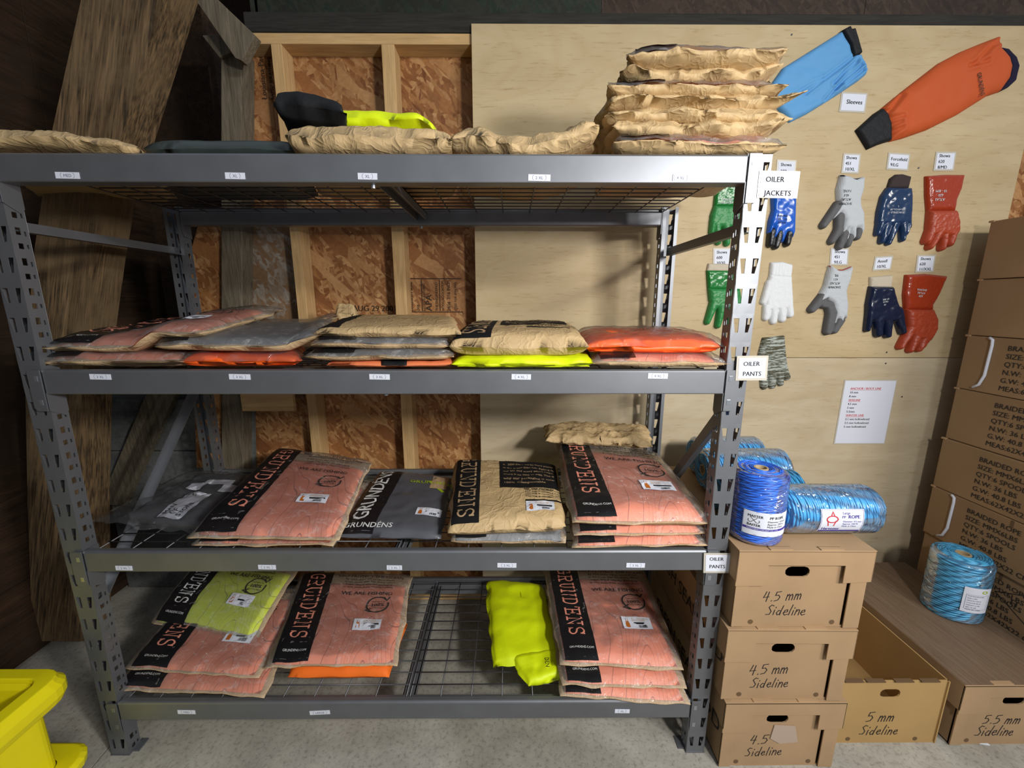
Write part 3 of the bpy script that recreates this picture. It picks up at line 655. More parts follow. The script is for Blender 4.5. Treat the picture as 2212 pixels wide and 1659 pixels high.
def film_pack(name, label, C, h, seed, gm='pink', group=None, lift=None, prints=True, vis=1.0, cat='garment bag', garment=True, vg=.86, wr=.0035, nu=26, nv=32, band=(.05, .32), word="GRUND'ENS", smat=None, stick=True):
    """paper backed bag with a clear film front, garment inside, black band with the name"""
    rj = random.Random(seed); C = [c+Vector((rj.uniform(-.006, .006), rj.uniform(-.005, .005), 0)) for c in C]
    root = pt(name, label, cat, C, group); S = Surf(C, h, seed, wr=wr, lift=lift, wob=.020 if C[0].z > 1.2 else .011, und=.013 if C[0].z > 1.2 else .005)
    S.shell('paper_back', M['kraft_lt'], root, t0=0, t1=.56 if C[0].z > 1.2 else .30, nu=nu, nv=nv)
    G = Surf([S.P(a, b, 0)-Vector((0, 0, S.h*S.rim*(0)+0)) for a, b in ((.045, .035), (.955, .035), (.955, vg), (.045, vg))], h, seed, wr=wr*.6, lift=None, rim=.6, pw=10, wob=.003)
    # garment: a closed pillow inside, following the bag's top
    V = []; UV = []; nu2, nv2 = 22, 26
    for t in (1, 0):
        for j in range(nv2+1):
            for i in range(nu2+1):
                a, b = i/nu2, j/nv2; u = .045+.91*a; v = .03+(vg-.03)*b
                e = (max(0, 1-abs(2*a-1)**10)*max(0, 1-abs(2*b-1)**10))**.5
                lo = S.P(u, v, .32, .0004); hi = S.P(u, v, 1, -.0015, .8)
                V.append(lo.lerp(hi, e if t else 0)); UV.append((u, v))
    k = nu2+1; o = k*(nv2+1)
    Fc = [(j*k+i, j*k+i+1, (j+1)*k+i+1, (j+1)*k+i) for j in range(nv2) for i in range(nu2)]+[(o+j*k+i, o+(j+1)*k+i, o+(j+1)*k+i+1, o+j*k+i+1) for j in range(nv2) for i in range(nu2)]
    if garment: mesh('garment_inside', V, Fc, M[gm], root, smooth=True, uv=UV)
    W_, L_ = S.wid, S.len
    T = S.top(.0041)
    p = Print(T); p.rect(W_*band[0], L_*.012, W_*band[1], L_*.985, 8, 36); bd = p.build('black_band', M['blackbag'], root, smooth=True)
    if prints:
        T2 = S.top(.0049); q = Print(T2); v, f, ww = slab_word(word); bw = (band[1]-band[0])*W_
        q.put(v, f, W_*band[0]+bw*.25, L_*.93, bw*.52, -90, ww, fit=L_*.74); q.build('name_lettering', M[smat or ('pinkprint' if gm == 'pink' else 'greyprint')], bd, kind='stuff')
        q = Print(T2); q.text('GRUNDENS.COM', W_*(band[0]+.05), L_*.085, .011); q.build('web_lettering', M['greyprint'], bd, kind='stuff')
        q = Print(S.top(.0043))
        for kk, t in enumerate(('HELP PROTECT THE OCEAN', 'By 2050 there will be more plastic', 'in the ocean than fish. Every effort', 'helps. This is why our packaging', 'is now made from recycled plastic')):
            q.text(t, W_*.65, L_*(.885-.035*kk), .021 if kk == 0 else .0145, align='c')
        q.text('WE ARE FISHING', W_*.65, L_*.655, .027, bold=.02, align='c')
        q.build('message_lettering', M['ink'], root, kind='stuff')
        recycle_ring(S.top(.0043), root, W_*.76, L_*.54, .042, M['ink'])
        if stick: sticker(S.top(.0052), root, W_*.60, L_*.265)
    S.shell('film_front', M['film'], root, t1=1, off=.0034, closed=False, nu=nu, nv=nv, wk=1)
    return root, S
def kraft_pack(name, label, C, h, seed, group=None, lift=None, wr=.006, m='kraft', nu=56, nv=36, cat='paper bag', rim=.42, wob=.012, wscale=1):
    root = pt(name, label, cat, C, group); S = Surf(C, h, seed, wr=wr, lift=lift, wob=wob, rim=rim, wscale=wscale)
    S.shell('paper_bag', M[m], root, nu=nu, nv=nv, smooth=True)
    return root, S
def soft(name, label, cat, C, h, seed, m, group=None, part='cloth', **k):
    root = pt(name, label, cat, C, group); S = Surf(C, h, seed, **k); S.shell(part, M[m], root, nu=26, nv=26); return root, S
E4, E3, E2, E1 = DZ[3]+.001, DZ[2]+.001, DZ[1]+.001, DZ[0]+.001
GP = 'film-fronted garment bags on the rack'
# ---- bottom shelf ----
film_pack('garment_bag', 'salmon garment bag with black band, lowest of the left stack on the bottom shelf', QP(E4, .036, (240, 1490), (572, 1506), (662, 1290), (430, 1285)), .036, 1, group=GP)
film_pack('garment_bag', 'salmon garment bag with black band directly under the lime bag on the bottom shelf', QP(E4+.033, .036, (262, 1448), (562, 1464), (662, 1275), (425, 1270), zback=E4+.045), .036, 2, group=GP)
film_pack('garment_bag', 'lime yellow garment bag with black band, set askew on top of the left bottom stack', QP(E4+.072, .042, (326, 1332), (550, 1383), (650, 1222), (440, 1205), zback=E4+.082), .042, 3, gm='lime_topo', group=GP, lift=lambda u, v: -.028*max(0, .30-v)/.30*(1-v))
r, S = soft('folded_garment', 'orange folded garment sticking out beneath a salmon bag on the bottom shelf', 'garment', QP(E4, .05, (622, 1464), (842, 1462), (880, 1345), (672, 1345)), .05, 4, 'orange', wr=.003, pw=6)
film_pack('garment_bag', 'salmon garment bag with black band lying on orange cloth, bottom shelf', QP(E4+.048, .046, (573, 1445), (855, 1440), (890, 1246), (652, 1240)), .046, 5, group=GP)
film_pack('garment_bag', 'lowest salmon garment bag of the right bottom-shelf stack, overhanging the beam', QP(E4, .036, (1208, 1506), (1492, 1522), (1408, 1300), (1183, 1300)), .036, 6, group=GP)
film_pack('garment_bag', 'salmon garment bag in the middle of the right stack on the bottom shelf', QP(E4+.034, .036, (1215, 1480), (1482, 1487), (1404, 1270), (1180, 1268)), .036, 7, group=GP)
film_pack('garment_bag', 'salmon garment bag on top of the right stack on the bottom shelf, beside lime garment', QP(E4+.068, .046, (1210, 1437), (1484, 1450), (1392, 1232), (1170, 1230)), .046, 8, group=GP)
# lime jacket folded on the bottom shelf
C = QP(E4, .05, (1062, 1440), (1212, 1420), (1176, 1264), (1052, 1254)); jk = pt('folded_jacket', 'bright lime folded rain jacket lying alone on the bottom shelf wire deck', 'jacket', C)
S = Surf(C, .05, 12, wr=.006, pw=5, wob=.02, wscale=.45); S.shell('folded_body', M['lime'], jk)
q = Print(S.top(.0008)); q.strokes([[(S.wid*.55, S.len*.97), (S.wid*.55, S.len*.70), (S.wid*.98, S.len*.70)]], .003); q.strokes([[(S.wid*.02, S.len*.60), (S.wid*.98, S.len*.58)]], .002); q.build('seam_stitching', M['lime_dk'], jk, kind='stuff')
C2 = QP(E4, .045, (1145, 1480), (1215, 1465), (1212, 1405), (1098, 1425)); S2 = Surf(C2, .045, 13, wr=.006, pw=4, wob=.02, wscale=.6); S2.shell('hood_flap', M['lime'], jk)
q = Print(S2.top(.001)); q.text('DEN', S2.wid*.62, S2.len*.62, .02, rot=-100); q.build('name_lettering', M['black'], jk, kind='stuff')
# ---- third shelf down ----
C = QP(E3, .045, (200, 1128), (440, 1158), (575, 1030), (405, 1022)); pb = pt('polybag', 'loose clear polybag holding a dark garment with white labels, left end of third shelf', 'plastic bag', C)
S = Surf(C, .045, 20, wr=.006, pw=4, wob=.02)
S.shell('dark_garment', M['greyfab'], pb, u0=.22, u1=.97, v0=.12, v1=.97, t1=.75)
q = Print(S.top(.001)); q.rect(S.wid*.50, S.len*.10, S.wid*.72, S.len*.50, 5, 8); q.build('paper_label', M['paper'], pb)
def emb(S, root):
    W_, L_ = S.wid, S.len; q = Print(S.top(.0012))
    for x0, y0, x1, y1 in ((.40, .55, .55, .66), (.52, .66, .80, .76), (.74, .55, .92, .68)): q.rect(W_*x0, L_*y0, W_*x1, L_*y1, 4, 4)
    q.build('white_label_patch', M['paper'], root, kind='stuff')
emb(S, pb)
q = Print(S.top(.0022))
for k, t in enumerate(('MAN', 'OF', 'STONE')): q.text(t, S.wid*(.565+.062*k), S.len*.14, .024, rot=90, bold=.03)
q.text('2XL', S.wid*.53, S.len*.43, .02, bold=.02)
q.build('label_lettering', M['black'], pb, kind='stuff')
S.shell('clear_film', M['film_clear'], pb, off=.003, closed=False, wk=1.6)
film_pack('garment_bag', 'salmon garment bag under a larger one, left stack on the third shelf', QP(E3, .032, (412, 1180), (722, 1176), (805, 1040), (590, 1040)), .032, 21, group=GP)
film_pack('garment_bag', 'salmon garment bag with black band topping the left stack, third shelf', QP(E3+.030, .05, (402, 1160), (735, 1168), (806, 1000), (598, 972), zback=E3+.062), .05, 22, group=GP)
C = QP(E3, .045, (728, 1160), (952, 1164), (985, 1036), (822, 1020)); gb = pt('garment_bag', 'slate grey bag with black side band and white lettering on the third shelf', 'garment bag', C); S = Surf(C, .045, 23, wr=.003, pw=7)
S.shell('grey_bag', M['greyfab'], gb); W_, L_ = S.wid, S.len
q = Print(S.top(.001)); q.rect(0.004, .004, W_*.34, L_*.99, 8, 30); bd = q.build('black_band', M['blackbag'], gb, smooth=True)
q = Print(S.top(.002)); q.text('GRUNDÉNS', W_*.22, L_*.13, .075, rot=90, bold=.03, fit=L_*.80); q.text('GRUNDÉNS', W_*.03, L_*.05, .030, bold=.03); q.build('name_lettering', M['greyprint'], bd, kind='stuff')
q = Print(S.top(.0015)); q.text('GRUNDENS', W_*.48, L_*.74, .032, bold=.03); q.strokes([[(W_*.93, L_*.98), (W_*.72, L_*.78), (W_*.90, L_*.62)]], .014); q.build('lime_lettering', M['lime_print'], gb, kind='stuff')
q = Print(S.top(.0013)); q.rect(W_*.74, L_*.66, W_*.93, L_*.90, 4, 4); q.build('brown_patch', M['tan_print'], gb)
sticker(S.top(.002), gb, W_*.70, L_*.20, .085, .05)
def message(S, root, x0, y0, x1, y1, m1='black', lines=('By 2050 there will be more plastic', 'in the ocean than fish. Fishing is', 'our life and every effort helps.', 'There is no time to wait. This is', 'why our packaging is now', '100% Compostable'), size=.019):
    q = Print(S.top(.0014, 1)); q.rect(x0, y0, x1, y1, 12, 14); pn = q.build('black_panel', M['black'], root, smooth=True)
    q = Print(S.top(.0024, 1)); n = len(lines)
    for k, t in enumerate(lines): q.text(t, x0+(x1-x0)*.06, y1-(y1-y0)*(.16+.78*k/n)-size*.6, size, bold=.015, fit=min((x1-x0)*.88, text_mesh(t, 0)[2]*size))
    q.build('message_lettering', M['tan_print'], pn, kind='stuff')
film_pack('garment_bag', 'grey film-fronted garment bag lying beneath the brown paper bag, third shelf', QP(E3, .036, (968, 1172), (1226, 1174), (1228, 1090), (985, 1090)), .036, 24, gm='grey_topo', group=GP, prints=False)
def printed_kraft(name, label, C, h, seed, band, panel, **k):
    root, S = kraft_pack(name, label, C, h, seed, wr=.0032, nu=36, nv=40, **k); W_, L_ = S.wid, S.len
    q = Print(S.top(.0012)); q.rect(W_*band[0], L_*.02, W_*band[1], L_*.97, 8, 36); bd = q.build('black_band', M['black'], root, smooth=True)
    q = Print(S.top(.0022)); v, f, ww = slab_word("GRUND'ENS"); bw = (band[1]-band[0])*W_
    q.put(v, f, W_*band[0]+bw*.18, L_*.97, bw*.66, -90, ww, fit=L_*.92); q.build('name_lettering', M['tan_print'], bd, kind='stuff')
    message(S, root, W_*panel[0], L_*panel[1], W_*panel[2], L_*panel[3])
    q = Print(S.top(.0014)); q.text('Help Protect The Ocean', W_*(panel[0]+.05), L_*(panel[3]+.02), .026, bold=.02)
    for kk in range(4): q.text('This bag is certified compostable', W_*(panel[0]+.22), L_*(panel[1]-.045-.032*kk), .0125)
    q.rect(W_*(panel[0]+.22), L_*(panel[1]-.20), W_*panel[2], L_*(panel[1]-.175), 8); q.text('WE ARE FISHING', W_*(panel[2]-.32), L_*(panel[1]-.03), .014, bold=.02)
    q.build('small_lettering', M['black'], root, kind='stuff')
    return root, S
r, S = printed_kraft('paper_bag', 'brown paper bag printed with black panel and band, third shelf', QP(E3+.034, .065, (966, 1150), (1226, 1140), (1204, 1012), (984, 1000)), .065, 25, (.03, .26), (.44, .42, .97, .93))
sticker(S.top(.002), r, S.wid*.66, S.len*.10, .095, .055, kind='pants')
film_pack('garment_bag', 'salmon garment bag at the bottom of the right stack on the third shelf', QP(E3, .032, (1232, 1182), (1532, 1178), (1450, 1060), (1222, 1050)), .032, 26, group=GP, prints=False)
film_pack('garment_bag', 'salmon garment bag in the middle of the right stack on the third shelf', QP(E3+.029, .032, (1238, 1156), (1528, 1152), (1450, 1040), (1222, 1030)), .032, 27, group=GP, prints=False)
film_pack('garment_bag', 'large salmon garment bag sloping on top of the right stack, third shelf', QP(E3+.056, .055, (1236, 1128), (1542, 1130), (1424, 985), (1198, 955), zback=E3+.115), .055, 28, group=GP)
C = QP(E3+.135, .05, (1185, 990), (1412, 1000), (1400, 975), (1200, 945)); 
C = [Vector((X(1183, .44, .93), .44, .925)), Vector((X(1405, .44, .93), .44, .905)), Vector((X(1400, .60, .93), .60, .92)), Vector((X(1178, .60, .93), .60, .935))]
kraft_pack('paper_bag', 'crumpled empty brown paper folded over the back of the sloping salmon bag', C, .045, 29, wr=.012, wob=.04)
# ---- second shelf ----
film_pack('garment_bag', 'salmon garment bag at the bottom left end of the second shelf, mostly covered', QX(84, 400, .012, 300, 560, .52, E2), .045, 31, group=GP, prints=False)
film_pack('garment_bag', 'salmon garment bag with black band at the top left end of the second shelf', QX(96, 445, .02, 360, 615, .52, E2+.038, E2+.088), .04, 32, group=GP, lift=lambda u, v: .040*min(1, max(0, (u-.54)/.16)))
def poly_garment(name, label, C, h, seed, m, parts=(), film_=True):
    root = pt(name, label, 'garment', C); S = Surf(C, h, seed, wr=.005, pw=6, wob=.01, wscale=.6); S.shell('folded_cloth', M[m], root)
    # a second fold layer edge along the front
    S3 = Surf([c.lerp(sum(C, Vector())/4, .05) for c in C], h*.5, seed+1, wr=.003, pw=7); S3.shell('fold_layer', M[m], root, off=.0)
    if film_:
        for c in (0,): pass
        S4 = Surf([c+(c-sum(C, Vector())/4)*.05 for c in C], h*1.08, seed+2, wr=.006, wob=.015); S4.shell('clear_film', M['film_clear'], root, closed=False, off=.002)
    return root, S
poly_garment('folded_garment', 'fluorescent orange garment in clear film under the grey bag, second shelf left', QX(400, 648, .02, 470, 660, .40, E2), .042, 33, 'orange_hv')
film_pack('garment_bag', 'grey film-fronted garment bag with curled right end lying on orange cloth, second shelf', QX(335, 690, .01, 470, 735, .50, E2+.042, E2+.080), .042, 35, gm='grey_topo', group=GP, lift=lambda u, v: .035*max(0, u-.8)/.2, prints=False, band=(.02, .2))
r, S = soft('folded_garment', 'flat salmon orange garment under the grey bags in the middle of the second shelf', 'garment', QX(706, 985, .01, 760, 985, .45, E2), .022, 37, 'orange_pale', wr=.002)
S.shell('black_trim', M['blackfab'], r, u0=.42, u1=.62, v0=0, v1=.3, t0=.3, off=.002, nu=8, nv=8)
film_pack('garment_bag', 'lower of the two grey garment bags under folded brown paper, second shelf', QX(662, 982, .005, 740, 985, .46, E2+.020, E2+.028), .034, 38, gm='grey_topo', group=GP, prints=False)
film_pack('garment_bag', 'upper of the two grey garment bags under folded brown paper, second shelf', QX(676, 978, .01, 745, 982, .48, E2+.050, E2+.064), .034, 39, gm='grey_topo', group=GP, prints=False)
r, S = kraft_pack('paper_bag', 'smooth folded brown paper bag on top of grey bags, middle of the second shelf', QX(682, 992, .02, 756, 985, .50, E2+.080, E2+.100), .036, 40, wr=.002, nu=30, nv=30)
q = Print(S.top(.0012)); q.rect(.004, .02, S.wid*.16, S.len*.95, 6, 20); q.build('black_band', M['black'], r, smooth=True)
kraft_pack('paper_scrap', 'small upright crumple of brown paper behind the folded bag, second shelf', [Vector((X(730, .44, 1.40), .44, 1.40)), Vector((X(772, .44, 1.40), .44, 1.40)), Vector((X(768, .50, 1.40), .50, 1.40)), Vector((X(732, .50, 1.40), .50, 1.40))], .075, 41, wr=.01, nu=12, nv=10, wob=.03, cat='paper')
poly_garment('folded_garment', 'bright lime garment folded flat beneath the printed brown bag, second shelf', QX(978, 1282, .0, 1000, 1262, .42, E2), .036, 42, 'lime', film_=False)
printed_kraft('paper_bag', 'thick brown paper bag printed in black, lying on lime cloth', QX(972, 1268, .01, 1010, 1236, .50, E2+.028, E2+.040), .075, 44, (.02, .30), (.34, .46, .90, .96))
film_pack('garment_bag', 'salmon garment bag at the bottom right end of the second shelf', QX(1282, 1574, .0, 1255, 1490, .50, E2), .038, 45, group=GP, prints=False)
r, S = poly_garment('folded_garment', 'fluorescent orange garment in loose clear film, right end of the second shelf', QX(1262, 1560, .03, 1250, 1480, .50, E2+.036), .05, 46, 'orange_hv')
q = Print(S.top(.004)); q.text('EXTRA LARGE', S.wid*.42, S.len*.55, .028, bold=.02); q.build('label_lettering', M['ink'], r, kind='stuff')
# ---- top shelf ----
kraft_pack('paper_bag', 'flat brown paper bag at the far left of the top shelf', QX(-60, 305, -.01, 90, 385, .50, E1), .05, 51, wr=.007, lift=lambda u, v: .012*math.sin(u*5))
soft('polybag', 'flat dark grey-green polybag lying on the top shelf left of centre', 'plastic bag', QX(318, 650, .05, 400, 690, .50, E1), .058, 52, 'greypoly', wr=.002, part='bag', pw=10)
r, S = kraft_pack('paper_bag', 'brown paper bag on the top shelf carrying the lime and black garment', QX(622, 978, -.005, 690, 985, .50, E1), .076, 53, wr=.006)
q = Print(lambda a, b: S.P(.72+a, .02, .5)+Vector((0, -.006, b))); 
C = QX(640, 946, .06, 700, 960, .46, E1+.070); lj = pt('folded_jacket', 'lime jacket with black shoulders draped over a paper bag on the top shelf', 'jacket', C)
SL = Surf(C, .052, 54, ex=.25, wr=.006, pw=4, wob=.015, wscale=.5, lift=lambda u, v: .018*(1-u)-.02*max(0, u-.85)/.15); SL.shell('lime_body', M['lime'], lj, u0=.22)
C3 = QX(606, 745, .03, 670, 780, .46, E1+.070); SB = Surf(C3, .080, 55, ex=.25, wr=.008, pw=4, wob=.02, wscale=.5, lift=lambda u, v: .02*(1-u)-.03*max(0, u-.7)); SB.shell('black_shoulder', M['blackfab'], lj)
kraft_pack('paper_bag', 'crumpled brown paper bag with raised right corner, centre of the top shelf', QX(966, 1292, .0, 1000, 1250, .50, E1), .066, 56, wr=.010, lift=lambda u, v: .030*max(0, u-.78)/.22+.008*math.sin(u*9), wob=.02)
random.seed(5)
pile = [(1326, 1700, .042, 'bottom'), (1322, 1690, .036, 'second'), (1310, 1712, .034, 'third'), (1302, 1722, .034, 'fourth'), (1318, 1700, .034, 'fifth'), (1345, 1672, .032, 'sixth'), (1362, 1690, .036, 'topmost')]
z = E1
for i, (a, b, h, wd) in enumerate(pile):
    dy = random.uniform(-.015, .02)
    lf = (lambda u, v: .020*max(0, u-.9)/.1+.01*nz(u*4, v*4, 3)) if i % 2 else (lambda u, v: -.012*max(0, u-.88)/.12)
    C = QX(a, b, -.02+dy+.004*i, 1290+(a-1326), 1290+(a-1326)+255, .47, z)
    if i in (0, 4, 6):
        gpk, S = film_pack('garment_bag', 'paper backed salmon garment bag, %s of the tall pile on the top shelf' % wd, C, h+.006, 60+i, prints=False, group='tall pile on the top shelf', wr=.007, nu=36, nv=30)
        S.shell('paper_front', M['kraft'], gpk, t0=0, t1=.66, off=0, v1=.16, nu=36, nv=10)
    else:
        kraft_pack('paper_bag', 'crumpled brown paper bag, %s of the tall pile on the top shelf' % wd, C, h+.008, 60+i, group='tall pile on the top shelf', lift=lf, wr=.008, wob=.03, m='kraft')
    z += h*.93
# ================= FLAT SOFT SHAPES (gloves, sleeves) =================
def sd_poly(Px, Pz, poly):
    d = np.full(Px.shape, 1e9); s = np.ones(Px.shape); n = len(poly)
    for i in range(n):
        ax, az = poly[i]; bx, bz = poly[i-1]; ex, ez = bx-ax, bz-az; wx, wz = Px-ax, Pz-az
        t = np.clip((wx*ex+wz*ez)/(ex*ex+ez*ez+1e-12), 0, 1); d = np.minimum(d, (wx-ex*t)**2+(wz-ez*t)**2)
        c1 = Pz >= az; c2 = Pz < bz; c3 = ex*wz > ez*wx
        s = np.where((c1 & c2 & c3) | (~c1 & ~c2 & ~c3), -s, s)
    return s*np.sqrt(d)
def sd_cap(Px, Pz, a, b, r0, r1):
    ex, ez = b[0]-a[0], b[1]-a[1]; t = np.clip(((Px-a[0])*ex+(Pz-a[1])*ez)/(ex*ex+ez*ez+1e-12), 0, 1)
    return np.hypot(Px-a[0]-ex*t, Pz-a[1]-ez*t)-(r0+(r1-r0)*t)
def relief(name, shapes, m, parent, H=.014, r=.012, res=.0022, y0=None, wr=.0012, wf=60, wdir=(1, 1), sm=.003, tilt=0, off=0, seed=0, folds=()):
    """closed mesh bulging from the wall plane (toward -y) over the union of 2D shapes in world x,z"""
    y0 = YP-.0008 if y0 is None else y0
    pts = [p for s in shapes for p in (s[1] if s[0] == 'poly' else [s[1], s[2]])]; pad = .03
    x0, x1 = min(p[0] for p in pts)-pad, max(p[0] for p in pts)+pad; z0, z1 = min(p[1] for p in pts)-pad, max(p[1] for p in pts)+pad
    xs = np.arange(x0, x1, res); zs_ = np.arange(z0, z1, res); Px, Pz = np.meshgrid(xs, zs_)
    def fld(Px, Pz):
        d = None
        for s in shapes:
            q = sd_poly(Px, Pz, s[1])-(.003) if s[0] == 'poly' else sd_cap(Px, Pz, *s[1:])
            if d is None: d = q
            else: h = np.clip(.5+.5*(q-d)/sm, 0, 1); d = q*(1-h)+d*h-sm*h*(1-h)
        return d
    D = fld(Px, Pz); e = res*.5
    Gx = (fld(Px+e, Pz)-fld(Px-e, Pz))/(2*e); Gz = (fld(Px, Pz+e)-fld(Px, Pz-e))/(2*e)
    ins = D < 0; idx = -np.ones(D.shape, int); V = []; cell = ins[:-1, :-1] | ins[1:, :-1] | ins[:-1, 1:] | ins[1:, 1:]
    need = np.zeros(D.shape, bool)
    for a in (0, 1):
        for b in (0, 1): need[a:D.shape[0]-1+a, b:D.shape[1]-1+b] |= cell
    ii = np.argwhere(need)
    for k, (i, j) in enumerate(ii):
        idx[i, j] = k; x, z, d = Px[i, j], Pz[i, j], D[i, j]
        if d > 0: g = math.hypot(Gx[i, j], Gz[i, j])+1e-6; x -= Gx[i, j]/g*d; z -= Gz[i, j]/g*d; h = 0
        else: t = min(1, -d/r); h = H*math.sqrt(max(0, 1-(1-t)**2))
        if h: h += wr*min(1, -d/.01)*(nz(x*wf*wdir[0], z*wf*wdir[1], seed)+.6*nz(x*wf*2.3*wdir[0], z*wf*2.3*wdir[1], seed+4)) + off
        for (a, b, am, wd) in folds:
            if h: q = sd_cap(x, z, a, b, 0, 0); h -= am*(math.exp(-(q/wd)**2)-.5*math.exp(-((q-wd*1.8)/wd)**2))
        V.append((x, y0-.0006-max(h, 0), z))
    n = len(V); V += [(x, y0, z) for x, y, z in V]
    cs = np.argwhere(cell); Fc = []; edge = {}
    for i, j in cs:
        f = (idx[i, j], idx[i, j+1], idx[i+1, j+1], idx[i+1, j]); Fc.append(f); Fc.append((f[3]+n, f[2]+n, f[1]+n, f[0]+n))
        for a, b in zip(f, f[1:]+f[:1]):
            if (b, a) in edge: del edge[(b, a)]
            else: edge[(a, b)] = 1
    Fc += [(b, a, a+n, b+n) for a, b in edge]
    return mesh(name, V, Fc, m, parent, smooth=True)
class Crop:
    def __init__(s, x, y, k, plane=None): s.x, s.y, s.k = x, y, k; s.pl = YP-.006 if plane is None else plane
    def p(s, a, b): v = oY(s.x+a/s.k, s.y+b/s.k, s.pl); return (v.x, v.z)
    def w(s, a, b, y=None): return oY(s.x+a/s.k, s.y+b/s.k, s.pl if y is None else y)
    def poly(s, *pts): return ('poly', [s.p(a, b) for a, b in pts])
    def cap(s, a, b, c, d, r0, r1=None): k = .00199/s.k; return ('cap', s.p(a, b), s.p(c, d), r0*k, (r1 or r0)*k)
def knit(name, c, band=None):
    m, nt, b = nmat(name); b.inputs['Roughness'].default_value = .85; b.inputs['Base Color'].default_value = (*c, 1)
    if band:
        n = N(nt, 'TexNoise', Scale=24.0, Detail=4.0, Roughness=.7); nt.links.new(coords(nt, 'Object', (1, 1, 8), rot=(0, .06, 0)), n.inputs[0])
        nt.links.new(ramp(nt, n.outputs[0], [(.40, c), (.47, c), (.56, band)]), b.inputs['Base Color'])
    wv = N(nt, 'TexWave', Scale=95.0, Distortion=.6); wv.bands_direction = 'X'; nt.links.new(coords(nt), wv.inputs[0]); bump(nt, b, wv.outputs[1], .35, .001); return m
M['knit_white'] = knit('white_knit', (.72, .74, .76)); M['knit_camo'] = knit('olive_mottled_knit', (.075, .07, .04), (.42, .46, .42)); M['knit_grey'] = knit('pale_grey_knit', (.50, .53, .56)); M['knit_brown'] = knit('dark_brown_knit', (.035, .022, .02)); M['knit_cream'] = knit('cream_knit', (.52, .46, .36))
M['latex_grey'] = simple('grey_latex', (.115, .115, .12), .7, bs=300, bstr=.2, bdist=.001)
M['navy'] = simple('navy_glossy_rubber', (.012, .035, .095), .2, bs=12, bstr=.2, bdist=.004)
M['navy2'] = simple('dark_navy_glossy_rubber', (.008, .014, .04), .2, bs=12, bstr=.2, bdist=.004)
M['red_gl'] = simple('red_orange_glossy_pvc', (.33, .036, .011), .22, bs=8, bstr=.2, bdist=.003)
M['red_mt'] = simple('red_orange_rough_pvc', (.37, .05, .017), .42, bs=200, bstr=.2, bdist=.001)
M['green_gl'] = simple('green_glossy_pvc', (.010, .17, .03), .25, bs=9, bstr=.2, bdist=.003)
M['green_mt'] = simple('green_rough_pvc', (.025, .22, .055), .45, bs=200, bstr=.2, bdist=.001)
M['blue_gl'] = simple('royal_blue_glossy_rubber', (.010, .10, .52), .22, bs=10, bstr=.2, bdist=.004)
M['black_rub'] = simple('black_rough_rubber', (.012, .012, .014), .35, bs=200, bstr=.2, bdist=.001)
M['sleeve_blue'] = simple('light_blue_coated_fabric', (.115, .33, .62), .6, bs=9, bstr=.3, bdist=.006)
M['sleeve_orange'] = simple('burnt_orange_coated_fabric', (.52, .092, .024), .6, bs=9, bstr=.3, bdist=.006)
M['navyfab'] = simple('dark_navy_fabric', (.016, .014, .035), .9)
M['white_ink'] = simple('white_print_ink', (.6, .62, .64), .6)
def gthing(name, label, cat, c, a, b, group='work gloves hung on the plywood wall'):
    v = c.w(a, b); return thing(name, label, cat, (v.x, YP, v.z), group)
def gprint(c, a, b, lines, size, rot, m, parent, y=.022, bold=.02, wd=None):
    size *= .82; o = c.w(a, b, YP-y); q = Print(planeS(o, (1, 0, 0), (0, 0, 1)))
    for k, t in enumerate(lines):
        q.text(t, 0, -1.15*size*k, size, rot=rot, bold=bold, align='c')
    q.build('printed_text', m, parent, kind='stuff')
A = Crop(1740, 340, 6.144); B = Crop(1580, 520, 4.608); Cc = Crop(1480, 320, 7.373); Dd = Crop(1640, 40, 3.867); S6 = Crop(1480, 555, 2.989); S3_ = Crop(1480, 0, 2.989)
g = gthing('work_glove', 'grey and white coated glove with black cuff edge, upper row', 'glove', A, 600, 1200)
relief('coated_fingers', [A.cap(420, 640, 225, 905, 60, 46), A.cap(440, 790, 430, 960, 60, 55), A.cap(430, 960, 335, 1115, 55, 46), A.cap(500, 1020, 440, 1185, 55, 48), A.cap(575, 1060, 545, 1160, 50, 42), A.cap(690, 980, 672, 1060, 50, 42)], M['latex_grey'], g, H=.024)
relief('knit_back', [A.poly((465, 240), (560, 262), (640, 290), (757, 272), (745, 430), (706, 560), (712, 650), (748, 740), (755, 960), (715, 1030), (690, 1020), (680, 940), (650, 940), (640, 1060), (600, 1100), (575, 1060), (560, 960), (545, 1110), (525, 1100), (520, 950), (470, 1035), (460, 1020), (490, 840), (440, 740), (350, 820), (340, 810), (425, 610), (415, 430))], M['knit_grey'], g, H=.027, r=.02)
q = MB().tube([A.w(462, 245, YP-.012), A.w(500, 240, YP-.022), A.w(600, 285, YP-.024), A.w(680, 288, YP-.024), A.w(757, 272, YP-.012)], .0022, 6).build('cuff_edge', M['blackfab'], g)
gprint(A, 560, 430, ['10/XL', '451', 'ATLAS', 'SHOWA'][::1], .017, 180, M['ink'], g, y=.029)
g = gthing('work_glove', 'glossy navy glove with dark brown knit cuff, upper row', 'glove', A, 1180, 1150)
relief('knit_cuff', [A.poly((1130, 285), (1200, 235), (1280, 232), (1385, 262), (1350, 410), (1090, 410))], M['knit_brown'], g, H=.016)
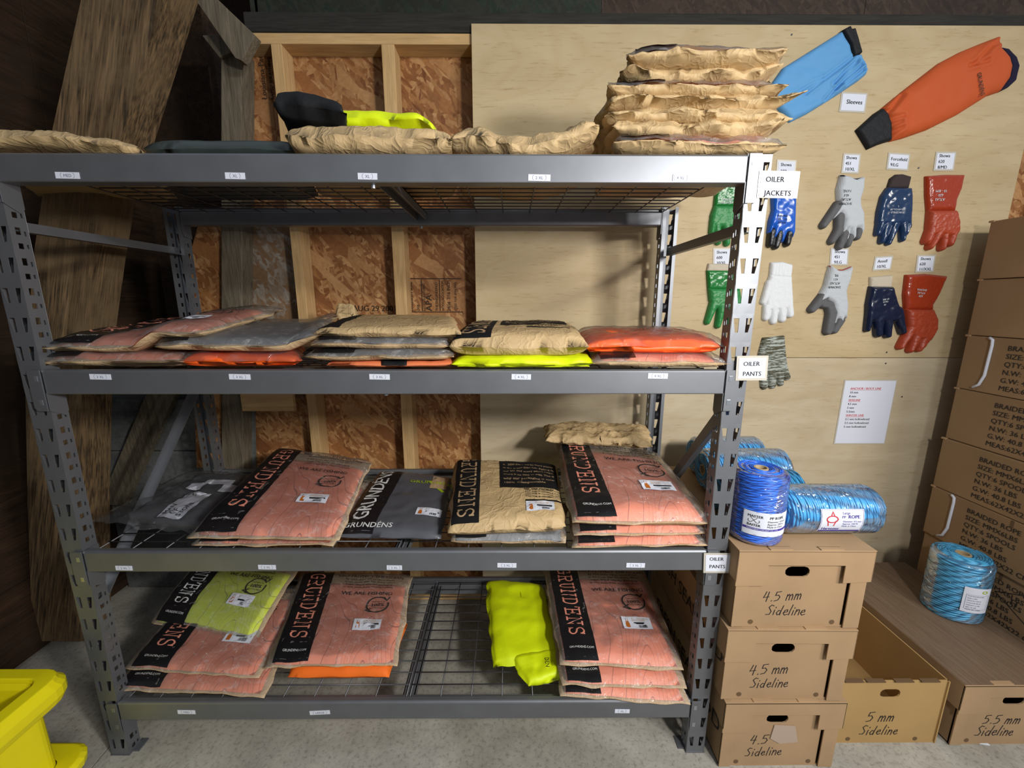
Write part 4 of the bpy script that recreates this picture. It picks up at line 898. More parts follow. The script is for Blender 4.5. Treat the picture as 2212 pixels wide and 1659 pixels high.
relief('coated_hand', [A.poly((1075, 410), (1378, 415), (1392, 520), (1382, 760), (1378, 940), (1310, 890), (1200, 900), (1000, 900), (935, 860), (950, 720), (1000, 520)), A.cap(1010, 760, 945, 1010, 62, 38), A.cap(1060, 900, 1005, 1110, 62, 44), A.cap(1170, 900, 1090, 1135, 60, 38), A.cap(1290, 880, 1275, 1090, 58, 36), A.cap(1345, 900, 1310, 1020, 40, 30)], M['navy'], g, H=.024, r=.016, wr=.003, wf=24)
gprint(A, 1235, 640, ['L', '005-HV12-L-09', 'FORCEFIELD'], .012, 180, M['white_ink'], g, y=.030)
g = gthing('work_glove', 'red orange gauntlet glove, upper row at the right', 'glove', A, 1800, 1200)
relief('gauntlet_cuff', [A.poly((1597, 258), (1830, 238), (2090, 240), (2050, 420), (1990, 560), (1965, 712), (1615, 715), (1598, 500))], M['red_gl'], g, H=.020, r=.02)
relief('coated_hand', [A.poly((1615, 712), (1968, 712), (2006, 870), (1995, 1000), (1900, 1060), (1640, 1040), (1595, 940)), A.cap(1650, 960, 1580, 1110, 62, 48), A.cap(1740, 1000, 1630, 1190, 62, 44), A.cap(1820, 1000, 1790, 1205, 52, 42), A.cap(1940, 960, 1890, 1145, 66, 48)], M['red_mt'], g, H=.030, r=.02, wr=.002)
gprint(A, 1810, 430, ['10 - 8/M', '620', 'ATLAS'], .017, 180, M['white_ink'], g, y=.0235)
g = gthing('work_glove', 'white knit glove without coating, second row', 'glove', B, 470, 800)
relief('knit_cuff', [B.poly((395, 222), (500, 215), (600, 243), (588, 365), (382, 350))], M['knit_white'], g, H=.016, wr=.002, wdir=(3, .4))
relief('knit_hand', [B.poly((382, 345), (588, 360), (603, 600), (600, 670), (330, 690), (350, 450)), B.cap(380, 430, 312, 610, 45, 28), B.cap(352, 660, 340, 765, 42, 36), B.cap(425, 680, 415, 798, 40, 38), B.cap(500, 670, 505, 778, 40, 38), B.cap(570, 640, 583, 733, 40, 37)], M['knit_white'], g, H=.019, r=.014)
g = gthing('work_glove', 'grey and white coated glove with red cuff edge, second row', 'glove', B, 1000, 900)
relief('coated_fingers', [B.cap(905, 560, 790, 685, 52, 38), B.cap(900, 630, 960, 640, 44, 44), B.cap(960, 640, 985, 720, 46, 50), B.cap(985, 720, 945, 900, 52, 42), B.cap(1070, 790, 1010, 890, 46, 40)], M['latex_grey'], g, H=.026)
relief('knit_back', [B.poly((975, 250), (1045, 292), (1110, 292), (1187, 262), (1165, 380), (1125, 500), (1140, 640), (1128, 770), (1105, 760), (1070, 838), (1035, 770), (1015, 845), (1005, 700), (985, 620), (930, 580), (832, 628), (880, 520), (920, 450), (950, 330))], M['knit_grey'], g, H=.029, r=.02)
MB().tube([B.w(972, 250, YP-.012), B.w(1042, 292, YP-.024), B.w(1112, 293, YP-.024), B.w(1190, 260, YP-.012)], .002, 6).build('cuff_edge', M['red_gl'], g)
gprint(B, 1048, 335, ['9/L', '451', 'ATLAS', 'SHOWA'], .017, 180, M['ink'], g, y=.031)
g = gthing('work_glove', 'glossy dark navy glove with cream knit cuff, second row', 'glove', B, 1500, 930)
relief('knit_cuff', [B.poly((1382, 366), (1595, 350), (1585, 470), (1382, 462))], M['knit_cream'], g, H=.014, wr=.002, wdir=(3, .4))
relief('coated_hand', [B.poly((1372, 460), (1588, 462), (1640, 640), (1690, 780), (1560, 810), (1340, 790), (1338, 640)), B.cap(1375, 680, 1340, 885, 42, 28), B.cap(1450, 770, 1452, 925, 52, 42), B.cap(1545, 780, 1540, 940, 52, 34), B.cap(1640, 700, 1688, 905, 52, 34)], M['navy2'], g, H=.028, r=.018, wr=.003, wf=24)
gprint(B, 1540, 575, ['47-402', 'Hynit', '10'], .012, 190, M['white_ink'], g, y=.033)
g = gthing('work_glove', 'red orange gauntlet glove with flared cuff, second row beside the navy glove', 'glove', B, 1850, 1050)
relief('gauntlet_cuff', [B.poly((1735, 345), (1930, 335), (2130, 357), (2060, 520), (1992, 640), (1985, 690), (1722, 682), (1712, 540))], M['red_gl'], g, H=.022, r=.02)
relief('coated_hand', [B.poly((1722, 680), (1985, 685), (2028, 780), (2022, 880), (1960, 990), (1800, 980), (1735, 850)), B.cap(1770, 880, 1665, 1055, 52, 34), B.cap(1820, 960, 1765, 1085, 50, 36), B.cap(1920, 950, 1850, 1075, 62, 36)], M['red_mt'], g, H=.030, r=.02, wr=.002)
gprint(B, 1900, 480, ['SHOWA', 'ATLAS', '620'], .014, 175, M['white_ink'], g, y=.026)
g = gthing('work_glove', 'olive and white mottled knit glove behind the oiler pants sign', 'glove', B, 430, 1450)
relief('knit_hand', [B.poly((315, 972), (520, 950), (533, 1120), (553, 1280), (480, 1310), (300, 1320), (272, 1130)), B.cap(320, 1310, 325, 1448, 42, 38), B.cap(405, 1310, 405, 1438, 42, 40), B.cap(470, 1290, 488, 1418, 40, 34), B.cap(515, 1260, 553, 1358, 42, 36)], M['knit_camo'], g, H=.017, r=.014)
g = gthing('work_glove', 'green rubber glove with long cuff behind the upright, upper row', 'glove', Cc, 600, 1500)
relief('gauntlet_cuff', [Cc.poly((510, 440), (910, 440), (885, 930), (458, 930))], M['green_gl'], g, H=.018)
relief('coated_hand', [Cc.poly((458, 928), (885, 930), (900, 1280), (400, 1240), (405, 1080)), Cc.cap(440, 1160, 410, 1340, 52, 40), Cc.cap(500, 1240, 520, 1495, 62, 52), Cc.cap(650, 1250, 660, 1515, 66, 52), Cc.cap(790, 1250, 830, 1450, 62, 46)], M['green_mt'], g, H=.024, r=.016, wr=.002)
gprint(Cc, 680, 800, ['SHOWA', 'ATLAS 600'], .013, 180, M['white_ink'], g, y=.0215)
g = gthing('work_glove', 'royal blue glove with black fingertips beside the upright', 'glove', Cc, 1500, 1550)
relief('coated_hand', [Cc.poly((1370, 560), (1745, 560), (1735, 1000), (1722, 1330), (1690, 1420), (1600, 1340), (1535, 1500), (1500, 1480), (1480, 1340), (1400, 1440), (1375, 1430), (1390, 1250), (1330, 1370), (1312, 1350), (1335, 1160), (1385, 1000))], M['blue_gl'], g, H=.026, r=.016, wr=.0025, wf=24)
relief('black_fingertips', [Cc.cap(1370, 1330, 1342, 1535, 60, 52), Cc.cap(1490, 1360, 1430, 1565, 64, 54), Cc.cap(1640, 1360, 1608, 1525, 64, 52)], M['black_rub'], g, H=.024)
gprint(Cc, 1560, 1060, ['SHOWA', '377 - 8/L', 'ATLAS'], .014, 178, M['ink'], g, y=.0295)
g = gthing('work_glove', 'green rubber glove with cream cuff hem behind the upright, second row', 'glove', S6, 220, 430)
relief('cuff_hem', [S6.poly((152, 46), (350, 52), (350, 92), (142, 88))], M['knit_cream'], g, H=.012, r=.008)
relief('gauntlet_cuff', [S6.poly((141, 90), (350, 92), (346, 210), (148, 205))], M['green_gl'], g, H=.018)
relief('coated_hand', [S6.poly((148, 205), (346, 208), (360, 300), (320, 340), (180, 330), (155, 280)), S6.cap(180, 310, 140, 420, 30, 20), S6.cap(235, 320, 208, 443, 30, 21), S6.cap(295, 320, 278, 420, 28, 20), S6.cap(345, 310, 348, 378, 25, 18)], M['green_mt'], g, H=.026, r=.018, wr=.002)
g = gthing('work_sleeve', 'light blue protective sleeve with black closure strap, behind the paper bag pile', 'sleeve', Dd, 500, 700, group=None)
relief('sleeve_body', [Dd.poly((680, 120), (200, 420), (90, 575), (120, 700), (255, 862), (400, 790), (640, 640), (820, 520), (882, 470), (885, 440), (840, 310), (770, 330), (745, 230))], M['sleeve_blue'], g, H=.020, r=.02, wr=.004, wf=12, wdir=(1, 1.6), res=.003, folds=[(Dd.p(a, b), Dd.p(c, d), am, .006) for a, b, c, d, am in ((760, 345, 370, 640, .006), (800, 350, 600, 560, .009), (790, 390, 540, 690, .008), (835, 400, 620, 600, .009), (850, 440, 700, 560, .008), (500, 520, 170, 700, .004), (820, 340, 850, 440, .004))])
relief('closure_strap', [Dd.poly((682, 115), (735, 86), (745, 110), (775, 104), (832, 300), (772, 328), (745, 222))], M['blackfab'], g, H=.020, r=.006, off=.004)
g = gthing('work_sleeve', 'burnt orange protective sleeve with black knit cuff, upper right of the wall', 'sleeve', Dd, 1500, 1000, group=None)
relief('sleeve_body', [Dd.poly((1025, 755), (1200, 612), (1500, 380), (1680, 285), (1850, 215), (1990, 162), (2003, 190), (2008, 250), (2078, 330), (2098, 400), (2080, 500), (2000, 608), (1900, 642), (1650, 800), (1400, 925), (1200, 995), (1092, 1022), (1095, 930), (1060, 810))], M['sleeve_orange'], g, H=.030, r=.05, wr=.004, wf=10, res=.0035, folds=[(Dd.p(a, b), Dd.p(c, d), am, .008) for a, b, c, d, am in ((1175, 650, 1065, 780, .009), (1140, 880, 1075, 900, .006), (1150, 930, 1095, 960, .006), (1160, 830, 1080, 850, .005), (1900, 250, 1750, 400, .006), (1700, 420, 1850, 380, .006), (1990, 200, 1930, 240, .006))])
relief('knit_cuff', [Dd.poly((1022, 760), (1060, 800), (1090, 880), (1092, 1018), (1050, 1030), (990, 1050), (905, 1088), (812, 935), (960, 800))], M['blackfab'], g, H=.020, r=.014)
relief('hem_band', [Dd.poly((2012, 250), (2070, 262), (2135, 330), (2158, 400), (2130, 520), (2070, 575), (2003, 608), (2080, 500), (2098, 400), (2080, 335))], M['navyfab'], g, H=.014, r=.008)
v0 = Dd.w(1840, 450, YP-.0345); v1 = Dd.w(1858, 560, YP-.0345)
q = Print(planeS(v0, (v1-v0).normalized(), ((v1-v0).normalized()).cross(Vector((0, -1, 0)))*-1)); q.text('GRUNDÉNS', 0, -.008, .022, bold=.02, fit=.085); q.build('name_lettering', M['ink'], g, kind='stuff')
# ================= CARDS AND SIGNS =================
M['lam'] = simple('laminate_border', (.50, .47, .40), .25)
def card(name, label, c, tl, tr, bl, lines, size=.02, y=YP-.001, lam=.006, cat='sign', group=None, mt='paper', ink='black', align='l', lead=1.5, x0=.12, y0=.16, bold=.03):
    TL, TR, BL = (c.w(*p, y=y) for p in (tl, tr, bl)); ex, ey = (TR-TL), (TL-BL); w_, h = ex.length, ey.length; ex.normalize(); ey.normalize()
    n = Vector((0, -1, 0)); root = thing(name, label, cat, BL, group)
    MB().prism([BL-ex*lam-ey*lam, BL+ex*(w_+lam)-ey*lam, TR+ex*lam+ey*lam, TL-ex*lam+ey*lam], n*.0008).build('laminate', M['lam'], root)
    MB().prism([BL+n*.0009, BL+ex*w_+n*.0009, TR+n*.0009, TL+n*.0009], n*.0006).build('card', M[mt], root)
    q = Print(planeS(BL+n*.0018, ex, ey)); yy = h*(1-y0)-size*.75
    red = Print(planeS(BL+n*.0018, ex, ey))
    for t in lines:
        if isinstance(t, tuple):
            red.text(t[0], w_*x0+t[1], yy, size, bold=bold); tw = text_mesh(t[0], 0)[2]*size; red.rect(w_*x0+t[1], yy-size*.22, w_*x0+t[1]+tw, yy-size*.14)
        else: q.text(t, w_*x0 if align == 'l' else w_/2, yy, size, align=align, bold=bold)
        yy -= size*lead
    q.build('lettering', M[ink], root, kind='stuff'); red.build('red_lettering', M['red_ink'], root, kind='stuff'); return root
GC = None
card('label_card', 'white card reading Sleeves between the two sleeves', S3_, (1018, 605), (1168, 612), (1003, 712), ['Sleeves'], .022, y0=.32, x0=.19)
card('label_card', 'small white card partly hidden above the Oiler Jackets sign', S3_, (603, 1042), (708, 1045), (596, 1150), ['Showa', '377', '9/L'], .0168, x0=.13, lead=1.5, y0=.08)
card('label_card', 'small white card ending 10/XL above the grey and white glove, upper row', S3_, (1030, 1000), (1125, 1003), (1017, 1108), ['Showa', '451', '10/XL'], .0168, y0=.05, x0=.1, lead=1.28)
card('label_card', 'small two-line white card ending 9/LG above the navy glove', S3_, (1320, 995), (1443, 1003), (1308, 1085), ['Forcefield', '9/LG'], .0168, y0=.2, x0=.09, lead=1.3)
card('label_card', 'small white card ending 8/MD above the upper red orange glove', S3_, (1627, 990), (1740, 990), (1612, 1093), ['Showa', '620', '8/MD'], .0168, y0=.04, lead=1.28)
card('label_card', 'small white card beside the upright, between the two green gloves', S3_, (190, 1612), (292, 1610), (187, 1735), ['Showa', '600', '10/XL'], .0168, y0=.05, lead=1.3)
card('label_card', 'small white card ending 9/LG below the upper grey and white glove', B, (1000, 85), (1155, 88), (990, 230), ['Showa', '451', '9/LG'], .0168, y0=.04, x0=.17, lead=1.28)
card('label_card', 'small two-line white card ending 10/XL above the cream cuffed navy glove', B, (1440, 172), (1595, 163), (1418, 285), ['Ansell', '10/XL'], .0168, y0=.16, lead=1.3)
card('label_card', 'small white card ending 11/XXL above the lower red orange glove', B, (1862, 158), (2018, 155), (1842, 302), ['Showa', '620', '11/XXL'], .0168, y0=.04, lead=1.28)
card('notice_sheet', 'white sheet listing anchor line, sideline and winter line sizes, below the red glove', S6, (1035, 800), (1362, 800), (965, 1202), [('ANCHOR / BOUY LINE', .0), '10 mm', '8 mm', ('SIDELINE', 0), '4.5 mm', '5 mm', '5.5mm', ('WINTER LINE', 0), '3.1 mm hollowbraid', '3.5 mm hollowbraid', '5 mm hollowbraid'], .0138, y0=.10, x0=.12, lead=1.30, lam=.005)
YF = -.0085
Bf = Crop(1580, 520, 4.608, YF); Cf = Crop(1480, 320, 7.373, YF); Ff = Crop(1480, 1104, 2.989, YF)
card('rack_sign', 'laminated sign reading Oiler Jackets taped to the top of the right upright', Cf, (1210, 395), (1795, 405), (1172, 758), ['OILER', 'JACKETS'], .0175, y=YF, x0=.13, y0=.14, lead=1.8, lam=.005)
card('rack_sign', 'laminated sign reading Oiler Pants on the right upright by the second shelf', Bf, (75, 1168), (345, 1165), (62, 1370), ['OILER', 'PANTS'], .0168, y=YF, x0=.16, y0=.16, lead=1.62, lam=.006)
card('rack_sign', 'laminated sign reading Oiler Pants on the right upright by the third shelf', Ff, (133, 282), (295, 283), (130, 387), ['OILER', 'PANTS'], .016, y=YF, x0=.14, y0=.12, lead=1.55, lam=.006)
M['faint'] = simple('label_blue_grey_ink', (.10, .11, .20), .6)
words = {0: ((146, 379, 52, 'MED'), (508, 380, 43, 'XL'), (794, 381, 42, 'XL'), (1165, 384, 48, '2 XL'), (1470, 384, 34, '4 XL')), 1: ((217, 814, 46, '3 XL'), (518, 814, 46, '3 XL'), (820, 814, 44, '3 XL'), (1126, 814, 42, '4 XL'), (1421, 812, 43, '4 XL')), 2: ((268, 1227, 36, '2 XL'), (577, 1225, 38, '2 XL'), (852, 1226, 33, '2 XL'), (1095, 1221, 41, '2 XL'), (1373, 1221, 40, '5 XL')), 3: ((403, 1538, 38, 'MED'), (691, 1539, 44, 'LARGE'), (1344, 1536, 32, 'XL'))}
ordn = ['first', 'second', 'third', 'fourth', 'fifth']; lev = ['top', 'second', 'third', 'bottom']
for r_, L in words.items():
    for k, (px, py, wd, t) in enumerate(L):
        yb = -.0046; c = oY(px, py, yb); hw = (oY(px+wd/2, py, yb).x-c.x); hh = .0075; rot = R(3) if t == 'LARGE' else R(-1)
        ex, ey = Vector((math.cos(rot), 0, math.sin(rot))), Vector((-math.sin(rot), 0, math.cos(rot)))
        lt = thing('size_label', 'white %s size label, %s from the left on the %s beam' % (t, ordn[k], lev[r_]), 'label', c-ey*hh, 'size labels stuck on the rack beams')
        MB().prism([c-ex*hw-ey*hh, c+ex*hw-ey*hh, c+ex*hw+ey*hh, c-ex*hw+ey*hh], (0, -.0007, 0)).build('sticker', M['paper'], lt)
        q = Print(planeS(c+Vector((0, -.0009, 0)), ex, ey)); q.text(t, 0, -.0038, .0100, align='c', bold=.01); tw = text_mesh(t, 0)[2]*.005+.004
        q.strokes([arc(-tw, 0, .003, .0055, 90, 270, 6)], .0007); q.strokes([arc(tw, 0, .003, .0055, 90, -90, 6)], .0007); q.build('lettering', M['faint'], lt, kind='stuff')
# ================= CARDBOARD BOXES =================
def plate_hole(mb, o, ex, ey, w_, h, hole, th):
    """plate w x h at o with a hole (list of 2D points ccw), thickness th along ex x ey"""
    n = ex.cross(ey).normalized(); cx = sum(p[0] for p in hole)/len(hole); cy = sum(p[1] for p in hole)/len(hole)
    per = []
    for p in hole:
        dx, dy = p[0]-cx, p[1]-cy; t = min([((w_-cx)/dx if dx > 1e-9 else (-cx/dx if dx < -1e-9 else 1e9)), ((h-cy)/dy if dy > 1e-9 else (-cy/dy if dy < -1e-9 else 1e9))]); per.append((cx+dx*t, cy+dy*t))
    # snap nearest perimeter points to the corners
    for c in ((0, 0), (w_, 0), (w_, h), (0, h)):
        k = min(range(len(per)), key=lambda i: (per[i][0]-c[0])**2+(per[i][1]-c[1])**2); per[k] = c
    m = len(hole); V = []
    for zz in (0, th):
        V += [o+ex*a+ey*b+n*zz for a, b in per]+[o+ex*a+ey*b+n*zz for a, b in hole]
    Fc = []
    for i in range(m):
        j = (i+1) % m
        Fc += [(i, m+i, m+j, j), (2*m+i, 2*m+j, 3*m+j, 3*m+i), (i, j, 2*m+j, 2*m+i), (m+i, 3*m+i, 3*m+j, m+j)]
    mb.add(V, Fc)
def oblong(cx, cy, w_, h, n=5):
    r = h/2; return arc(cx+w_/2-r, cy, r, r, -90, 90, n)+arc(cx-w_/2+r, cy, r, r, 90, 270, n)
def rbox(name, label, x0, y0, z0, w_, d, h, m, rot=0, lid=True, text=None, lidm=None, tag_=None, hole=True, group=None, mk=1.0):
    root = thing(name, label, 'cardboard box', (x0+w_/2, y0+d/2, z0), group)
    Rm = Matrix.Translation((x0+w_/2, y0+d/2, z0)) @ Matrix.Rotation(rot, 4, 'Z') @ Matrix.Translation((-w_/2, -d/2, 0))
    t = .004; hb = h-(.006 if lid else 0); mb = MB()
    def T(a, b, c): return Rm @ Vector((a, b, c))
    mb.box((t, .006, 0), (w_-t, d-t, t), Rm).box((t, d-t, 0), (w_-t, d, hb), Rm).box((t, .003, 0), (2*t, d-t, hb), Rm).box((w_-2*t, .003, 0), (w_-t, d-t, hb), Rm)
    mb.build('box_body', M[m], root)
    f = MB(); ex = (T(1, 0, 0)-T(0, 0, 0)); ey = Vector((0, 0, 1)); fw_ = w_*.855 if lid else w_-2*t
    o = T(t, .008, .0); hl = oblong(w_*.46, hb*.80 if not lid else hb*.72, w_*.19, .034)
    plate_hole(f, o, ex, ey, fw_, hb, hl, -.004) if hole else f.box((t, .004, 0), (fw_, .008, hb), Rm)
    fp = f.build('front_panel', M[m], root)
    for a in (.16, .80): MB().add([T(w_*a+.008*math.cos(k*math.pi/6), .0074, .014+.008*math.sin(k*math.pi/6)) for k in range(12)], [tuple(range(12))[::-1]]).build('vent_hole_shade', M['card_dark'], fp)  # no opening here: flat dark discs paint the shade inside the holes
    if lid:
        MB().box((w_*.875, .0, 0), (w_-t+.003, .004, hb*.97), Rm).build('corner_flap', M[m], root, bevel=.001)
        MB().box((0, .0, .004), (w_*.10, .004, hb*.93), Rm).build('corner_flap', M[m], root, bevel=.001)
        l = MB(); e = .006
        l.box((-e, -e, h-.006), (w_+e, d+e, h), Rm)
        sk = [(-e, h-.002), (-e, h-.115), (w_*.22, h-.115), (w_*.22, h-.048), (w_*.80, h-.048), (w_*.80, h-.105), (w_+e, h-.100), (w_+e, h-.002)]
        l.prism([T(a, -e, b) for a, b in sk][::-1], T(0, .004, 0)-T(0, 0, 0))
        l.box((-e, -e, h-.10), (-e+.003, d+e, h-.004), Rm).box((w_+e-.003, -e, h-.10), (w_+e, d+e, h-.004), Rm)
        ld = l.build('lid', M[lidm or m], root, bevel=.0008)
        for a in (.22, .60):
            MB().box((w_*a, -e+.001, h-.0005), (w_*(a+.17), -e+.016, h+.0028), Rm).build('lid_tab', M[m], ld, bevel=.001)
            MB().box((w_*a-.002, -e+.016, h-.001), (w_*(a+.17)+.002, -e+.020, h+.0008), Rm).build('tab_slot_shade', M['card_dark'], ld)  # solid dark strip painting the shade in the slit behind the tab
    else:
        tp = MB().box((0, 0, hb-.01), (t, d, hb), Rm)
        for a in (.02, .22, .48, .72): MB().box((w_*a, .001, hb), (w_*(a+.17), .014, hb+.004), Rm).build('torn_tab', M['card_dark'], root)
    if text:
        q = Print(lambda a, b: T(a, .0073, b))
        for s, x, z, sz, rt_, sd in text: v, fc, ww = hand_word(s, .07, sd); q.put(v, fc, x, z, sz, rt_)
        q.build('handwriting', M['marker'], fp, kind='stuff')
    return root, T
ya = -.046
def xa(px, py, z): return oZ(px, py, z).x
zA = .262
GB = 'lidded sideline boxes stacked by the rack'
xA, xB, xC = X(1572, ya, zA), X(1580, ya, zA*2), X(1604, ya, zA*3)
wA = X(1828, ya, zA)-xA; wB = X(1852, ya, 2*zA)-xB; wC = X(1892, ya, 3*zA)-xC
def tx(big): return [('4.5 mm', .12, .105, .048, 4, big), ('Sideline', .13, .045, .050, 2, big+3)]
rA, TA = rbox('cardboard_box', 'bottom lidded box of the stack marked 4.5 Sideline, with torn patch', xA, ya, 0, wA, .60, zA-.002, 'card2', 0, text=[('4.5', .095, .083, .036, 2, 1), ('Sideline', .085, .035, .034, 3, 3)], group=GB)
MB().prism([TA(.165, .005, .160), TA(.158, .005, .108), TA(.19, .005, .088), TA(.248, .005, .094), TA(.232, .005, .156)][::-1], TA(0, .002, 0)-TA(0, 0, 0)).build('torn_patch', simple('torn_corrugation', (.42, .32, .25), .9, bs=80, bstr=.4), rA)
rbox('cardboard_box', 'middle lidded box of the stack marked 4.5 mm Sideline', xB, ya, zA, wB, .60, zA-.002, 'card2', R(-.6), text=[('4.5 mm', .082, .084, .035, 5, 5), ('Sideline', .090, .038, .034, 2, 6)], group=GB)
rC, TC = rbox('cardboard_box', 'top lidded box marked 4.5 mm Sideline carrying the rope spools', xC, ya, zA*2, wC, .60, zA-.002, 'card2', R(-.5), text=[('4.5 mm', .088, .082, .034, 5, 8), ('Sideline', .102, .038, .034, 0, 9)], group=GB)
for k, (z0, x) in enumerate(((zA, xB), (0, xA))):
    q = Print(planeS((x-.0075, .585, z0+.14), (0, -1, 0), (0, 0, 1), 0)); q.text('FRESH SEAFOOD', .06, -.02, .075, bold=.02); q.build('printed_text', M['ink'], rC if 0 else (rA if z0 == 0 else bpy.data.objects['cardboard_box.001']), kind='stuff')
x5 = X(1826, .022, .25); w5 = X(2064, .022, .25)-x5
rbox('cardboard_box', 'open yellowish cardboard box marked 5 mm Sideline on the floor', x5, .022, 0, w5, .62, .25, 'card3', 0, lid=False, text=[('5 mm', .105, .085, .040, 2, 11), ('Sideline', .092, .032, .038, 0, 12)])
x55 = X(2092, .016, .255)
M['lidwood'] = wood('wood_look_lid_paper', (.19, .125, .08), (.30, .215, .145), 'y', 7, 18, fine=.35, rough=.5)
r5, T5 = rbox('cardboard_box', 'lidded box with wood look top marked 5.5 mm Sideline', x55, .016, 0, .40, .63, .252, 'card2', 0, lidm='card2', text=[('5.5 mm', .10, .082, .038, 0, 14), ('Sideline', .085, .034, .038, 0, 15)])
MB().box((x55-.005, .012, .2525), (x55+.405, .648, .2535)).build('lid_top_sheet', M['lidwood'], r5)
v = oZ(2092, 1603, 0); MB().prism([v, v+Vector((.06, -.012, 0)), v+Vector((.058, .004, 0)), v+Vector((.005, .012, 0))], (0, 0, .003)).build('tape_scrap', M['paper'], None); props(bpy.data.objects['tape_scrap'], 'white scrap of tape on the floor at the 5.5 mm box', 'tape')
# stack of shipping boxes for braided rope against the wall at the right
XS = oY(2140, 500, .60).x; hB = .2243; GS = 'braided rope shipping boxes in the tall stack'
names = ['lowest', 'second from the floor', 'third from the floor', 'fourth from the floor', 'fifth from the floor', 'sixth from the floor', 'seventh from the floor', 'topmost']
rows = ['BRAIDED ROPE', 'SIZE: MMX6LBS', 'QTY:6 SPOOLS', 'N.W: 36 LBS', 'G.W: 40.8 LBS', 'MEAS:62X42X22 CM']
rnd = random.Random(2)
for k in range(8):
    z0 = k*hB; dx = rnd.uniform(-.006, .006); root = thing('shipping_box', 'brown braided rope shipping box, %s in the right stack' % names[k], 'cardboard box', (XS+.21, .3, z0), GS)
    xx = XS+dx; MB().box((xx, -.03, z0+.001), (xx+.42, .605, z0+hB-.0015)).build('box_body', M['card4'], root, bevel=.003)
    MB().box((xx-.0012, .30, z0+hB-.03), (xx, .31, z0+hB-.003)).build('flap_seam', M['card_dark'], root)
    MB().box((xx-.002, .592, z0+hB-.006), (xx+.01, .612, z0+hB+.002)).build('torn_corner', M['card2'], root, bevel=.002)
    if 0 < k < 6:
        q = Print(planeS((xx-.0015, .455 if k != 1 else .40, z0+hB), (0, -1, 0), (0, 0, 1)))
        for j, t in enumerate(rows): q.text(t, .0, -.048-.031*j, .027, bold=.015)
        q.build('printed_text', M['ink'], root, kind='stuff')
    if k == 1 or k == 0:
        q = Print(planeS((xx-.0015, .31, z0+.09), (0, -1, 0), (0, 0, 1))); q.strokes([[(0, .05), (.11, .11), (.22, .05), (.11, -.01), (0, .05)]], .003)
        for j, t in enumerate('HVT'): q.text(t, .05+.05*j, .035, .032, bold=.02)
        q.build('diamond_mark', M['ink'], root, kind='stuff')
    if k in (5, 2):
        MB().tube([Vector((xx-.004, .52-a, z0+hB-.004-b)) for a, b in ((.0, 0), (.012, .008), (.014, .03), (.012, .15), (.0, .19), (-.02, .205))], .005, 8).build('white_strap', M['paper'], root, smooth=True)
# ================= ROPE SPOOLS =================
def rope_mat(name, c, dark):
    m, nt, b = nmat(name); b.inputs['Roughness'].default_value = .38; b.inputs['Specular IOR Level'].default_value = .6
    co = coords(nt, 'UV'); w1 = N(nt, 'TexWave', Scale=1.0, Distortion=.0); w1.bands_direction = 'DIAGONAL'; nt.links.new(co, w1.inputs[0])
    nt.links.new(ramp(nt, w1.outputs[1], [(0, dark), (.35, c), (1, tuple(min(1, x*1.25) for x in c))]), b.inputs['Base Color']); bump(nt, b, w1.outputs[1], .6, .002); return m
M['rope_lt'] = rope_mat('sky_blue_braided_rope', (.055, .33, .66), (.015, .12, .30)); M['rope_dk'] = rope_mat('deep_blue_braided_rope', (.018, .15, .75), (.006, .05, .35)); M['rope_teal'] = rope_mat('teal_blue_braided_rope', (.035, .24, .46), (.008, .07, .16)); M['rope_pale'] = rope_mat('pale_blue_braided_rope', (.07, .36, .62), (.02, .15, .3))
M['wrap'] = film('shrink_wrap', tint=(.6, .75, .9), haze=.02, rough=.10, bs=8); M['tube_card'] = simple('cardboard_core', (.45, .34, .2), .8)
def coil(pathf, r, n=6, steps=1000, braid=1.0):
    V = []; UV = []; prev = None; L = 0; pts = [pathf(i/steps) for i in range(steps+1)]
    for i, p in enumerate(pts):
        a, b = pts[max(0, i-1)], pts[min(steps, i+1)]; d = (b-a).normalized(); L += (p-pts[i-1]).length if i else 0
        u = d.orthogonal().normalized() if prev is None else (prev-d*prev.dot(d)).normalized(); prev = u; v = d.cross(u)
        for k in range(n): V.append(p+(u*math.cos(2*math.pi*k/n)+v*math.sin(2*math.pi*k/n))*r); UV.append((L*16, k/n*.62*braid))
    Fc = [(i*n+k, i*n+(k+1) % n, (i+1)*n+(k+1) % n, (i+1)*n+k) for i in range(steps) for k in range(n)]
    return V, Fc, UV
